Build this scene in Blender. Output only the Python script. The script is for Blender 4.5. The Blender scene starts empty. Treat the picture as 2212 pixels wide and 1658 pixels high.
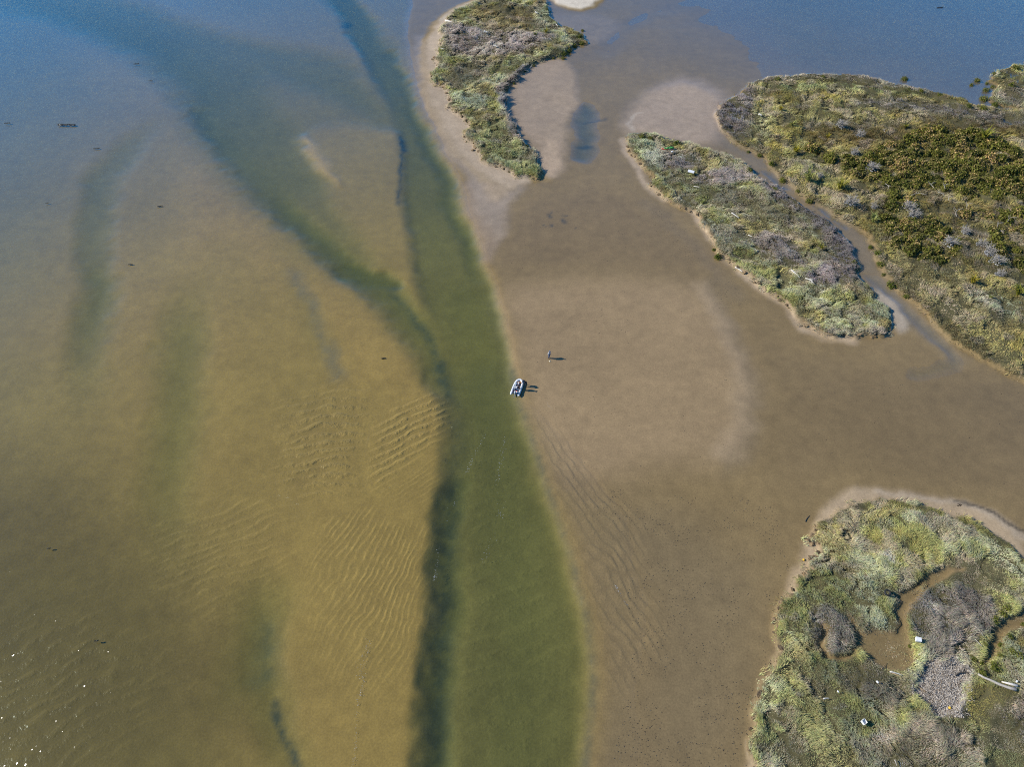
import bpy, bmesh, math, random
import numpy as np
from mathutils import Vector, Matrix

random.seed(7)
RNG = np.random.default_rng(11)
sc = bpy.context.scene
COL = sc.collection

# ------------------------------------------------------------------ camera
CAM_H, PITCH = 94.0, 50.0
FOC = 1690.0                       # focal length in units of a 2212 px wide picture
cam_d = bpy.data.cameras.new('camera')
cam = bpy.data.objects.new('camera', cam_d)
COL.objects.link(cam)
cam.location = (0, 0, CAM_H)
cam.rotation_euler = (math.radians(90 - PITCH), 0, 0)
cam_d.sensor_fit = 'HORIZONTAL'
cam_d.angle_x = 2 * math.atan(1106.0 / FOC)
cam_d.clip_end = 12000
sc.camera = cam

# ------------------------------------------------------------------ sky and sun
SUN = Vector((-2.65, 0.21, 1.72)).normalized()
SUN_EL = math.asin(SUN.z)
SUN_ROT = math.atan2(SUN.x, SUN.y)
world = bpy.data.worlds.new('World')
sc.world = world
world.use_nodes = True
wn = world.node_tree
sky = wn.nodes.new('ShaderNodeTexSky')
sky.sky_type = 'NISHITA'
sky.sun_disc = False
sky.sun_elevation = SUN_EL
sky.sun_rotation = SUN_ROT
sky.air_density = 1.3
sky.dust_density = 0.0
sky.ozone_density = 8.0
deep = wn.nodes.new('ShaderNodeHueSaturation')      # the deep blue of a clean southern sky
deep.inputs['Saturation'].default_value = 1.2
wn.links.new(sky.outputs[0], deep.inputs['Color'])
wn.links.new(deep.outputs[0], wn.nodes['Background'].inputs[0])
wn.nodes['Background'].inputs[1].default_value = 0.105
sun_d = bpy.data.lights.new('sun', 'SUN')
sun_d.energy = 5.0
sun_d.angle = math.radians(0.53)
sun_d.color = (1.0, 0.95, 0.86)
sun = bpy.data.objects.new('sun', sun_d)
COL.objects.link(sun)
sun.rotation_euler = SUN.to_track_quat('Z', 'Y').to_euler()
sun.location = SUN * 300

vs = sc.view_settings
vs.view_transform = 'Standard'
vs.look = 'None'
vs.exposure = 0.2
vs.gamma = 1.0
vs.use_curve_mapping = False
cy = sc.cycles
cy.use_denoising = False
cy.max_bounces = 3
cy.diffuse_bounces = 2
cy.glossy_bounces = 2
cy.transparent_max_bounces = 12
cy.volume_bounces = 0
cy.filter_width = 1.1
cy.caustics_reflective = False
cy.caustics_refractive = False
cy.sample_clamp_indirect = 4.0

# ------------------------------------------------------------------ picture -> ground
SP, CP = math.sin(math.radians(PITCH)), math.cos(math.radians(PITCH))


def gp(u, v, z=0.0):
    """a place in the photograph (2212 px wide) as a point on the level z"""
    x, yy = (u - 1106.0) / FOC, (829.0 - v) / FOC
    d = np.array([x, CP + yy * SP, -SP + yy * CP])
    t = (z - CAM_H) / d[2]
    return np.array([d[0] * t, d[1] * t, z])


def depth_of(x, y):
    return y * CP + CAM_H * SP


class Zoom:
    def __init__(s, x0, y0, x1, w):
        s.a, s.b, s.k = x0, y0, (x1 - x0) / w

    def __call__(s, *pts):
        return [((s.a + p[0] * s.k) / 1.80470, (s.b + p[1] * s.k) / 1.80470) for p in pts]


ZA = Zoom(1300, 0, 2500, 2211)
ZB = Zoom(2350, 0, 3992, 2212)
ZC = Zoom(2350, 450, 3992, 2212)
ZE = Zoom(2792, 1850, 3992, 1742)
ZF = Zoom(1000, 1350, 2600, 2211)
ZG = Zoom(0, 1790, 1600, 2207)
ZH = Zoom(0, 0, 1400, 2211)
ZS = Zoom(3492, 2350, 3992, 1842)
ZK = Zoom(2400, 450, 3000, 2211)
ZN = Zoom(3292, 500, 3992, 2212)
ZI = Zoom(1650, 0, 2350, 2212)


def ground(pts):
    return np.array([gp(u, v)[:2] for u, v in pts])


# ------------------------------------------------------------------ noise and distance fields
def vnoise(x, y, seed=0):
    xi, yi = np.floor(x).astype(np.int64), np.floor(y).astype(np.int64)
    xf, yf = x - xi, y - yi
    xf, yf = xf * xf * (3 - 2 * xf), yf * yf * (3 - 2 * yf)

    def h(a, b):
        n = (a * 374761393 + b * 668265263 + seed * 974711) & 0xffffffff
        n = ((n ^ (n >> 13)) * 1274126177) & 0xffffffff
        n = ((n ^ (n >> 16)) * 2246822519) & 0xffffffff
        return ((n ^ (n >> 15)) & 0xffffff) / float(0xffffff)
    a, b, c, d = h(xi, yi), h(xi + 1, yi), h(xi, yi + 1), h(xi + 1, yi + 1)
    return (a + (b - a) * xf) * (1 - yf) + (c + (d - c) * xf) * yf


def fbm(x, y, scale, seed=0, oct=4, gain=0.5):
    s, amp, tot, f = 0.0, 1.0, 0.0, 1.0 / scale
    for o in range(oct):
        c, n = math.cos(o * 1.3 + .4), math.sin(o * 1.3 + .4)
        s = s + amp * vnoise((x * c - y * n) * f + 17.3 * o, (x * n + y * c) * f - 9.1 * o, seed + o * 31)
        tot += amp
        amp *= gain
        f *= 2.03
    return s / tot


def sstep(e0, e1, x):
    t = np.clip((x - e0) / (e1 - e0), 0, 1)
    return t * t * (3 - 2 * t)


def sd_poly(px, py, poly, margin=30.0):
    """signed distance in metres to a closed outline, negative inside"""
    out = np.full(px.shape, 1e3)
    lo, hi = poly.min(0) - margin, poly.max(0) + margin
    m = (px > lo[0]) & (px < hi[0]) & (py > lo[1]) & (py < hi[1])
    x, y = px[m], py[m]
    if not len(x):
        return out
    d2 = np.full(x.shape, 1e12)
    ins = np.zeros(x.shape, bool)
    n = len(poly)
    for i in range(n):
        ax, ay = poly[i]
        bx, by = poly[(i + 1) % n]
        ex, ey = bx - ax, by - ay
        t = np.clip(((x - ax) * ex + (y - ay) * ey) / (ex * ex + ey * ey + 1e-12), 0, 1)
        dx, dy = x - ax - t * ex, y - ay - t * ey
        np.minimum(d2, dx * dx + dy * dy, out=d2)
        c = ((ay > y) != (by > y)) & (x < ex * (y - ay) / (ey if ey else 1e-9) + ax)
        ins ^= c
    d = np.sqrt(d2)
    out[m] = np.where(ins, -d, d)
    return out


def sd_line(px, py, line, margin=30.0):
    out = np.full(px.shape, 1e3)
    lo, hi = line.min(0) - margin, line.max(0) + margin
    m = (px > lo[0]) & (px < hi[0]) & (py > lo[1]) & (py < hi[1])
    x, y = px[m], py[m]
    if not len(x):
        return out
    d2 = np.full(x.shape, 1e12)
    for i in range(len(line) - 1):
        ax, ay = line[i]
        bx, by = line[i + 1]
        ex, ey = bx - ax, by - ay
        t = np.clip(((x - ax) * ex + (y - ay) * ey) / (ex * ex + ey * ey + 1e-12), 0, 1)
        dx, dy = x - ax - t * ex, y - ay - t * ey
        np.minimum(d2, dx * dx + dy * dy, out=d2)
    out[m] = np.sqrt(d2)
    return out


def smooth_outline(poly, it=1):
    for _ in range(it):
        q = np.roll(poly, -1, 0)
        poly = np.stack([poly * .75 + q * .25, poly * .25 + q * .75], 1).reshape(-1, 2)
    return poly


def poly_w(X, Y, pts, soft):
    return sstep(soft * .5, -soft * .5, sd_poly(X, Y, smooth_outline(ground(pts)), soft + 2))


def line_w(X, Y, pts, half, soft):
    return sstep(half + soft * .5, max(half - soft * .5, 0) * 1.0 - (0.01 if half <= soft * .5 else 0), sd_line(X, Y, ground(pts), half + soft + 2))


def streak_w(X, Y, pts, half, soft):
    """a soft line that thins out towards both ends"""
    g = ground(pts)
    cum = np.concatenate([[0], np.cumsum(np.linalg.norm(np.diff(g, axis=0), axis=1))])
    cum /= cum[-1]
    best, par = np.full(X.shape, 1e6), np.zeros(X.shape)
    for i in range(len(g) - 1):
        e = g[i + 1] - g[i]
        t = np.clip(((X - g[i, 0]) * e[0] + (Y - g[i, 1]) * e[1]) / (e @ e), 0, 1)
        d = np.hypot(X - g[i, 0] - t * e[0], Y - g[i, 1] - t * e[1])
        m = d < best
        best[m], par[m] = d[m], (cum[i] + t * (cum[i + 1] - cum[i]))[m]
    return sstep(half + soft * .5, 0, best) * sstep(0, .35, par) * sstep(1, .65, par)


# ------------------------------------------------------------------ outlines of the islands (traced, then laid on the ground)
ISL = {}
ISL['top'] = ZA((1150, -40), (1085, 0), (1000, 25), (900, 75), (850, 105), (810, 150), (862, 166), (790, 185), (760, 225), (790, 260), (770, 320), (785, 345), (760, 365),
                (765, 400), (715, 430), (745, 455), (750, 500), (700, 555), (725, 600), (790, 625), (830, 680), (828, 715), (845, 740), (825, 775), (860, 800), (900, 825),
                (960, 880), (995, 930), (950, 965), (965, 1015), (1005, 1030), (1020, 1080), (1075, 1125), (1070, 1165), (1130, 1195), (1190, 1195), (1230, 1230), (1280, 1240),
                (1310, 1285), (1400, 1275), (1470, 1300), (1490, 1240), (1450, 1150), (1440, 1100), (1390, 1060), (1335, 1000), (1305, 920), (1250, 840), (1222, 760), (1212, 680),
                (1255, 605), (1335, 545), (1375, 510), (1400, 480), (1460, 455), (1560, 420), (1640, 395), (1700, 355), (1770, 310), (1815, 315), (1800, 260), (1740, 240),
                (1680, 205), (1620, 195), (1550, 130), (1530, 60), (1510, 0), (1500, -40), (1300, -70))
ISL['middle'] = ZC((125, 120), (130, 165), (150, 210), (200, 245), (225, 290), (265, 330), (243, 368), (290, 400), (330, 440), (380, 470), (430, 500), (480, 512), (510, 540),
                   (525, 580), (580, 640), (600, 700), (650, 750), (690, 790), (760, 840), (820, 885), (850, 920), (920, 960), (960, 990), (1010, 1050), (1050, 1100), (1110, 1120),
                   (1160, 1155), (1300, 1165), (1380, 1160), (1450, 1165), (1520, 1130), (1500, 1060), (1495, 1020), (1410, 975), (1430, 940), (1370, 900), (1330, 850), (1340, 800),
                   (1305, 740), (1275, 660), (1215, 590), (1125, 530), (1020, 470), (940, 400), (870, 360), (800, 320), (770, 285), (700, 235), (620, 205), (540, 190), (480, 165),
                   (420, 150), (340, 140), (270, 110), (200, 100), (150, 105))
ISL['large'] = ZB((600, 640), (605, 580), (640, 545), (700, 510), (760, 460), (800, 430), (900, 410), (1050, 400), (1150, 395), (1300, 400), (1420, 415), (1500, 440),
                  (1600, 460), (1750, 490), (1850, 520), (1950, 560), (2050, 572), (2130, 582), (2212, 590), (2600, 650), (3000, 1200), (2900, 2350), (2400, 2090), (2212, 2001), (2130, 1966), (2040, 1916),
                  (1950, 1866), (1860, 1806), (1780, 1736), (1720, 1666), (1640, 1590), (1570, 1550), (1540, 1500), (1480, 1450), (1450, 1370), (1420, 1310), (1390, 1240),
                  (1330, 1190), (1260, 1165), (1200, 1120), (1130, 1080), (1060, 1040), (1000, 980), (920, 920), (880, 870), (830, 815), (760, 790), (690, 740), (630, 690))
ISL['corner'] = ZB((2212, 345), (2140, 345), (2060, 380), (2040, 430), (2080, 450), (2040, 490), (2030, 530), (2100, 560), (2212, 575), (2500, 560), (2600, 450), (2500, 330))
ISL['near'] = ZE((2000, 600), (1742, 500), (1690, 440), (1640, 390), (1560, 340), (1500, 310), (1420, 270), (1330, 240), (1230, 235), (1160, 195), (1080, 180), (980, 160), (900, 145),
                 (830, 155), (770, 175), (700, 210), (660, 250), (600, 280), (560, 320), (520, 370), (525, 395), (580, 400), (570, 470), (520, 510), (500, 580), (450, 620),
                 (430, 680), (360, 730), (340, 800), (325, 860), (330, 930), (375, 1010), (340, 1050), (290, 1110), (265, 1160), (250, 1240), (215, 1310), (195, 1360),
                 (215, 1420), (190, 1500), (180, 1560), (210, 1600), (225, 1658), (240, 1900), (2700, 2000), (2700, 900))
ISLG = {k: ground(v) for k, v in ISL.items()}

# clearings of bare mud inside the near island
MUD = [ZE((770, 930), (850, 900), (930, 900), (1010, 910), (1030, 850), (1000, 780), (1050, 720), (1120, 690), (1180, 640), (1180, 570), (1290, 540), (1380, 545), (1250, 610),
          (1160, 680), (1090, 740), (1060, 800), (1080, 900), (1080, 960), (1120, 1040), (1100, 1090), (1050, 1120), (960, 1110), (880, 1060), (800, 1000)),
       ZE((1530, 960), (1550, 870), (1640, 830), (1760, 740), (1900, 700), (1900, 830), (1742, 860), (1640, 890), (1600, 960), (1560, 1040), (1500, 1090), (1480, 1080)),
       ZE((560, 960), (590, 900), (600, 860), (625, 900), (600, 990), (640, 1040), (740, 1030), (770, 960), (780, 850), (740, 800), (800, 900), (800, 990), (740, 1060), (600, 1060)),
       ZE((1000, 700), (1090, 640), (1150, 600), (1170, 560), (1190, 600), (1160, 640), (1110, 700), (1060, 730))]
CHIPS = ZE((1090, 1180), (1150, 1060), (1220, 1030), (1260, 1080), (1350, 1060), (1420, 1110), (1440, 1180), (1410, 1280), (1360, 1360), (1250, 1390), (1180, 1340), (1100, 1260))
MAT4 = ZE((1470, 1160), (1650, 1200), (1640, 1400), (1700, 1500), (1742, 1700), (1500, 1700), (1450, 1450), (1390, 1380), (1440, 1260))

# ------------------------------------------------------------------ the bed: one sheet from the channels to the banks and beyond
ISLAND_TOP = {'top': .75, 'middle': .65, 'large': .55, 'corner': .35, 'near': .6}


def edge_noise(x, y):
    return (fbm(x, y, 2.0, 61, 3) - .5) * 1.5 + (fbm(x, y, .7, 63, 2) - .5) * .6


def bed(X, Y):
    """height, colour, ripple phase and strength of the bed"""
    wx = (fbm(X, Y, 9, 3) - .5) * 3.0 + (fbm(X, Y, 2.2, 5) - .5) * 1.5
    wy = (fbm(X, Y, 9, 4) - .5) * 3.0 + (fbm(X, Y, 2.2, 6) - .5) * 1.5
    clumpy = np.clip(.65 + .6 * sstep(.35, .65, fbm(X, Y, 1.3, 7, 4, .7)), 0, 1.6)
    U, V = X + wx, Y + wy
    z = np.full(X.shape, -.34) + (fbm(X, Y, 30, 21) - .5) * .16
    col = np.empty(X.shape + (3,))
    SAND_UNDER = np.array((.318, .205, .050))
    SAND_FLAT = np.array((.240, .165, .070))
    col[:] = SAND_UNDER

    def dz(w, t):
        z[:] = z + (t - z) * w

    def dc(w, c):
        col[:] = col + (np.array(c) - col) * w[:, None]
    U2, V2 = X + wx * .35, Y + wy * .35
    P = lambda pts, soft: poly_w(U, V, pts, soft)
    P2 = lambda pts, soft: poly_w(U2, V2, pts, soft)
    T = lambda pts, half, soft: streak_w(U, V, pts, half, soft)
    L2 = lambda pts, half, soft: line_w(U2, V2, pts, half, soft)
    L = lambda pts, half, soft: line_w(U, V, pts, half, soft)
    # broad deepening towards the lower left and the far left
    dz(P([(-600, 1000), (200, 1100), (420, 1250), (560, 1658), (600, 1900), (-800, 1900)], 24), -.9)
    dz(P([(-600, 600), (120, 700), (300, 1000), (420, 1250), (-600, 1300)], 26) * .6, -.7)
    dz(P([(-900, -100), (60, -60), (180, 120), (160, 420), (60, 700), (-900, 700)], 30) * .9, -.7)
    # the diagonal channel from the far left and its wide middle
    dz(P([(-300, -120), (250, -10), (450, 62), (620, 100), (760, 130), (800, 180), (850, 260), (850, 270), (760, 258), (680, 270), (655, 290), (690, 380), (740, 440), (800, 520), (870, 600),
          (930, 690), (965, 780), (965, 850), (935, 800), (880, 700), (800, 630), (720, 590), (640, 520), (560, 445), (480, 370), (430, 300), (400, 230), (330, 135), (200, 70), (60, 20), (-400, -20)], 9), -1.0)
    dz(L([(60, -10), (220, 45), (350, 95), (440, 190), (500, 300), (580, 410), (660, 500), (760, 580), (850, 650), (920, 740), (955, 830)], 1.6, 7), -1.45)
    dz(L([(430, 240), (500, 330), (580, 415), (660, 500), (760, 580), (850, 650), (920, 740), (955, 830)], 1.5, 5) * .8, -2.0)
    dz(L([(40, -20), (220, 40), (360, 100), (470, 190), (540, 300), (600, 390)], 6, 14) * .75, -1.35)
    dz(L([(560, 160), (660, 170), (760, 200), (840, 250)], 3, 10) * .5, -1.3)
    dz(P([(560, 150), (640, 170), (760, 220), (840, 262), (760, 262), (660, 280), (600, 240)], 9) * .6, -.5)
    dz(P([(720, 575), (760, 560), (820, 575), (862, 592), (880, 620), (830, 612), (770, 600), (730, 595)], 2) * .7, -2.3)
    # right arm and main channel
    dz(P2([(735, -60), (800, 40), (830, 120), (858, 185), (884, 235), (932, 300), (957, 345), (975, 395), (1002, 470), (1032, 532), (1061, 592), (1078, 650), (1090, 720), (1104, 800),
          (1119, 860), (1150, 945), (1184, 1055), (1213, 1135), (1238, 1222), (1260, 1300), (1276, 1400), (1280, 1480), (1271, 1580), (1258, 1700), (1240, 1900), (860, 1900), (884, 1700),
          (905, 1560), (915, 1400), (930, 1250), (945, 1080), (958, 960), (962, 880), (955, 800), (945, 740), (920, 660), (900, 600), (885, 520), (872, 440), (866, 380), (866, 300),
          (850, 240), (820, 180), (770, 90), (690, -60)], 3.2), -1.45)
    dz(L([(1010, 640), (1030, 760), (1045, 860), (1075, 1000), (1110, 1200), (1130, 1400), (1120, 1700)], 3.0, 9) * .8, -1.75)
    dz(L([(955, 800), (975, 880), (985, 960), (980, 1080), (965, 1230), (952, 1400), (940, 1560), (915, 1750)], 1.2, 5) * .6, -2.0)
    dz(L([(975, 1050), (962, 1230), (950, 1400), (938, 1560), (915, 1750)], 1.0, 4.5) * .7, -2.6)
    dz(L([(835, 110), (870, 190), (905, 270), (940, 340), (965, 420), (1000, 500), (1040, 590)], .9, 3.5) * .7, -2.0)
    dz(L([(700, -40), (770, 40), (810, 95), (850, 180)], 2.5, 7) * .8, -1.6)
    # the shoal between the two arms and its pale crest
    dz(P([(662, 300), (690, 275), (760, 268), (840, 280), (860, 310), (864, 400), (872, 480), (890, 560), (902, 620), (860, 570), (800, 520), (750, 450), (700, 380), (670, 340)], 6), -.40)
    dz(P([(655, 285), (672, 300), (700, 345), (735, 395), (725, 398), (690, 375), (662, 335), (652, 305)], 2.6), -.10)
    dc(P([(655, 285), (672, 300), (705, 345), (735, 395), (690, 375), (662, 335), (652, 305)], 3) * .6, (.44, .30, .10))
    # streaks over the left bank
    dz(T([(390, 230), (335, 262), (300, 290), (258, 345), (218, 390), (208, 470), (205, 600), (195, 720), (188, 840), (175, 960)], 1.0, 9) * .85, -1.35)
    dz(L([(250, 350), (215, 440), (210, 560)], 2.0, 7) * .5, -.7)
    dz(T([(420, 560), (398, 700), (385, 820), (378, 960), (370, 1120), (372, 1300)], 2.0, 9) * .8, -1.15)
    dz(T([(590, 470), (640, 580), (660, 640), (700, 730), (745, 840)], 1.6, 6) * .8, -.8)
    dz(L([(590, 520), (615, 575)], .8, 4) * .6, -.6)
    dz(T([(580, 1200), (575, 1330), (560, 1400), (585, 1470), (605, 1530), (630, 1610), (655, 1680), (690, 1800)], .8, 6) * .7, -1.5)
    dz(T([(585, 1200), (560, 1320), (530, 1450), (480, 1600)], 2.0, 9) * .7, -1.3)
    # sand shallows on the left bank
    dz(P([(450, 330), (560, 460), (680, 580), (800, 650), (880, 740), (930, 840), (935, 940), (850, 860), (740, 820), (690, 700), (600, 600), (480, 520), (400, 560), (380, 450), (400, 360)], 14) * .85, -.14)
    dz(P([(640, 900), (930, 870), (950, 960), (935, 1080), (915, 1250), (900, 1400), (860, 1660), (700, 1700), (640, 1300), (600, 1050)], 14) * .7, -.27)
    # the right hand flats
    flat = P2([(930, -200), (880, 20), (872, 70), (880, 110), (893, 180), (934, 270), (984, 380), (1012, 460), (1048, 560), (1072, 630), (1092, 720), (1108, 800), (1123, 870), (1158, 960), (1193, 1070),
              (1223, 1140), (1248, 1230), (1270, 1310), (1286, 1400), (1290, 1480), (1282, 1580), (1268, 1720), (1250, 1950), (3600, 1950), (3600, -250)], 2.2)
    dz(flat, .035)
    dc(P2([(930, -200), (880, 20), (872, 70), (880, 110), (893, 180), (934, 270), (984, 380), (1012, 460), (1048, 560), (1072, 630), (1092, 720), (1108, 800), (1123, 870), (1158, 960), (1193, 1070),
          (1223, 1140), (1248, 1230), (1270, 1310), (1286, 1400), (1290, 1480), (1282, 1580), (1268, 1720), (1250, 1950), (3600, 1950), (3600, -250)], 5), SAND_FLAT)
    # shelf in shallow water between the channel and the flat
    dz(P([(1115, 860), (1160, 880), (1260, 1000), (1340, 1110), (1380, 1250), (1370, 1420), (1380, 1700), (1260, 1800), (1285, 1480), (1268, 1310), (1220, 1140), (1150, 950)], 5) * .85, -.08)
    # pool and thin water between the islands
    dz(P([(1245, 250), (1262, 240), (1295, 255), (1306, 320), (1300, 345), (1262, 345), (1236, 330), (1240, 285)], 9) * .3, -.1)
    dz(L([(1290, 110), (1285, 180), (1278, 260), (1270, 330), (1215, 385), (1180, 398)], 1.2, 8) * .8, .035)
    dz(L([(1262, 235), (1272, 280), (1262, 340)], .7, 5) * .9, -.4)
    dc(L([(1262, 235), (1272, 280), (1262, 340)], .8, 5) * .6, (.10, .10, .06))
    dz(P([(1180, 390), (1330, 340), (1380, 440), (1480, 520), (1560, 600), (1530, 640), (1400, 605), (1200, 610), (1080, 600), (1070, 540), (1095, 455)], 12) * .8, .012)
    dz(P([(1540, 600), (1600, 690), (1700, 760), (1900, 770), (2060, 780), (2212, 830), (2500, 900), (2500, 1150), (2212, 1140), (1950, 1030), (1830, 1010), (1700, 1090), (1640, 1010), (1640, 900), (1620, 800), (1560, 690)], 6) * .9, .014)
    dz(P([(1480, 30), (1600, -80), (2800, -200), (2800, 330), (2300, 300), (2000, 205), (1850, 168), (1740, 160), (1650, 140), (1560, 90)], 30), -.20)
    dz(P([(1300, 60), (1400, 0), (1600, -60), (1700, 100), (1700, 165), (1600, 190), (1500, 150), (1400, 110)], 20) * .8, .028)
    dz(L([(1310, 110), (1345, 62), (1400, 28), (1480, 8), (1600, -14)], 1.6, 6) * .8, -.012)
    # the creek between the middle and the large island
    creek = L([(1540, 270), (1585, 312), (1640, 350), (1700, 395), (1760, 432), (1820, 480), (1860, 530), (1885, 585), (1915, 640), (1965, 690), (2020, 735), (2065, 775)], 1.8, 3)
    dz(creek, .045)
    dz(L([(1660, 372), (1700, 402)], .5, 1.4) * .8, -.25)
    dz(L([(1745, 428), (1785, 455), (1825, 492)], .5, 1.4) * .7, -.25)
    dz(L([(1885, 600), (1925, 650), (1985, 705), (2030, 742), (2066, 772), (2070, 792), (2040, 800), (1980, 805)], .7, 2.4) * .8, -.24)
    dc(creek * .6, (.21, .165, .105))
    # beaches
    dz(P([(1062, -20), (1000, 5), (945, 35), (915, 80), (905, 130), (912, 190), (945, 270), (1000, 350), (1050, 410), (1075, 440), (1090, 420), (1150, 385), (1200, 385), (1000, 200), (960, 100), (1080, 20)], 2.2), .14)
    beach = P([(1062, -10), (1000, 8), (948, 38), (925, 90), (918, 130), (925, 190), (958, 270), (1010, 345), (1060, 395), (1110, 405), (1160, 388), (1000, 200), (960, 100), (1080, 20)], 2.5)
    dc(beach * .9, (.54, .42, .30))
    dc(P([(985, 385), (1060, 400), (1115, 405), (1095, 445), (1078, 560), (1055, 560), (1020, 470)], 2.2) * .6, (.34, .245, .165))
    dc(P([(-700, 1050), (150, 1000), (330, 1150), (520, 1300), (640, 1700), (-700, 1900)], 22) * .75, (.170, .106, .028))
    dc(L([(1060, 2), (1000, 14), (952, 45)], .5, 2.0) * .7, (.50, .42, .32))
    dc(P([(905, 60), (890, 110), (905, 190), (950, 290), (1010, 400), (1060, 500), (1085, 530), (1100, 440), (1150, 395), (950, 130)], 3) * .7, (.36, .275, .19))
    dz(P([(1110, 160), (1150, 135), (1230, 120), (1250, 200), (1225, 290), (1228, 345), (1205, 378), (1180, 382), (1150, 320), (1110, 260), (1095, 210)], 2.5), .085)
    dc(P([(1110, 160), (1150, 135), (1230, 120), (1255, 200), (1225, 290), (1228, 345), (1205, 378), (1180, 382), (1150, 320), (1110, 260), (1095, 210)], 3) * .8, (.37, .275, .19))
    dc(P([(1170, 300), (1205, 305), (1220, 330), (1215, 360), (1195, 378), (1180, 380), (1172, 340)], 2) * .6, (.47, .34, .22))
    dz(P([(1150, -60), (1185, 0), (1225, 16), (1265, 20), (1300, 5), (1340, -60)], 2.5), .28)
    dc(P([(1150, -60), (1185, 2), (1225, 15), (1262, 18), (1295, 4), (1330, -60)], 1.8), (.62, .54, .43))
    dc(P([(1180, 30), (1300, 30), (1340, 50), (1320, 90), (1260, 100), (1190, 60)], 4) * .5, (.33, .25, .17))
    dz(P([(1355, 285), (1370, 240), (1420, 190), (1500, 180), (1560, 220), (1560, 300), (1480, 320), (1400, 300)], 4), .08)
    dc(P([(1345, 285), (1370, 235), (1420, 180), (1500, 165), (1570, 210), (1570, 300), (1480, 320), (1400, 300)], 6) * .85, (.40, .30, .215))
    dc(L(ZC((165, 90), (150, 60), (170, 20), (210, -10)), .35, 1.0) * .7, (.48, .39, .29))
    dc(L(ZC((110, 130), (140, 210), (210, 290), (250, 380), (330, 450), (470, 520), (520, 590), (600, 710), (700, 810), (840, 930), (960, 1010), (1060, 1115), (1160, 1165), (1300, 1175)), .6, 1.8) * .8, (.50, .37, .235))
    dc(P(ZC((1360, 905), (1440, 930), (1530, 980), (1560, 1060), (1590, 1110), (1520, 1150), (1500, 1060), (1410, 975)), 1.6) * .8, (.40, .33, .25))
    dz(P(ZC((1360, 905), (1440, 930), (1530, 980), (1560, 1060), (1590, 1110), (1520, 1150), (1500, 1060), (1410, 975)), 1.6), .1)
    dc(P([(1610, 1720), (1628, 1600), (1650, 1490), (1678, 1350), (1720, 1200), (1760, 1110), (1830, 1048), (1900, 1052), (1990, 1062), (2080, 1092), (2212, 1150), (2212, 1240), (2000, 1150), (1850, 1120), (1760, 1230), (1700, 1400), (1660, 1720)], 1.8) * .8, (.44, .325, .205))
    dz(P([(1620, 1720), (1635, 1600), (1655, 1490), (1683, 1350), (1725, 1200), (1765, 1110), (1830, 1058), (1900, 1060), (1990, 1070), (2080, 1100), (2212, 1158), (2212, 1240), (2000, 1150), (1850, 1120), (1760, 1230), (1700, 1400), (1660, 1720)], 1.8), .13)
    dc(L([(1735, 1260), (1700, 1370), (1680, 1440)], .25, .9) * .6, (.46, .35, .24))
    dc(L([(1900, 1060), (2000, 1074), (2090, 1104), (2212, 1168)], .3, .9) * .5, (.44, .35, .25))
    dc(L([(2065, 1092), (2120, 1112), (2170, 1138), (2230, 1168)], .18, .7) * .85, (.07, .055, .035))
    bar = P([(1075, 620), (1200, 612), (1400, 606), (1530, 625), (1575, 700), (1612, 780), (1626, 850), (1616, 940), (1560, 1005), (1440, 1000), (1300, 1040), (1210, 1030), (1150, 900), (1105, 760)], 9)
    dc(bar * .75, (.335, .230, .120))
    dc(L([(1520, 620), (1562, 690), (1600, 780), (1612, 850), (1600, 930), (1550, 990)], 1.0, 4) * .5, (.41, .295, .175))
    dc(P([(1635, 700), (1750, 770), (2100, 800), (2300, 900), (2300, 1100), (1950, 1030), (1830, 1000), (1740, 1060), (1650, 1010), (1640, 880)], 10) * .55, (.185, .128, .060))
    dc(P([(1090, 450), (1330, 400), (1500, 540), (1560, 600), (1400, 590), (1090, 590)], 9) * .4, (.18, .122, .06))
    rill = np.abs(fbm(U, V, 11, 91, 4, .55) - .5)
    dc(sstep(.03, .004, rill) * flat * .10, (.13, .09, .045))
    # weed, silt and stained sand
    dc(L2([(950, 790), (972, 880), (982, 960), (976, 1080), (962, 1230), (950, 1400), (940, 1560), (915, 1750)], 1.0, 4.5) * np.clip(clumpy * .38, 0, 1), (.075, .075, .05))
    dc(L2([(972, 1060), (958, 1230), (948, 1400), (938, 1560), (915, 1750)], .9, 3.5) * np.clip(clumpy * .42, 0, 1), (.05, .055, .04))
    dc(P([(975, 800), (1090, 760), (1150, 950), (1240, 1230), (1275, 1440), (1250, 1800), (940, 1800), (985, 1300), (1000, 1000)], 6) * .35, (.15, .125, .045))
    dc(L([(960, 850), (948, 790), (915, 715), (880, 660), (845, 620)], .5, 1.8) * np.clip(clumpy * .5, 0, 1), (.10, .10, .06))
    dc(L2([(1105, 800), (1122, 868), (1152, 950), (1187, 1058), (1216, 1138), (1242, 1224), (1264, 1304), (1280, 1400), (1284, 1480), (1275, 1580), (1262, 1700)], .3, 1.5) * np.clip(clumpy * .5, 0, 1), (.09, .085, .05))
    dc(L([(866, 290), (864, 330), (862, 380), (868, 440)], .25, .9) * np.clip(clumpy * .7, 0, 1), (.08, .08, .05))
    dc(P(ZA((470, 975), (500, 980), (510, 1040), (495, 1085), (470, 1060)), 1.2) * .9, (.05, .055, .04))
    dc(P(ZA((1770, 1045), (1860, 1045), (1860, 1070), (1820, 1085)), 1.2) * .85, (.05, .06, .05))
    dc(L(ZA((1830, 875), (1890, 868), (1940, 862)), .25, 1.2) * .6, (.06, .06, .05))
    dc(P(ZH((2090, 130), (2150, 110), (2180, 150), (2120, 165)), 1.4) * .9, (.03, .05, .05))
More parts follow.
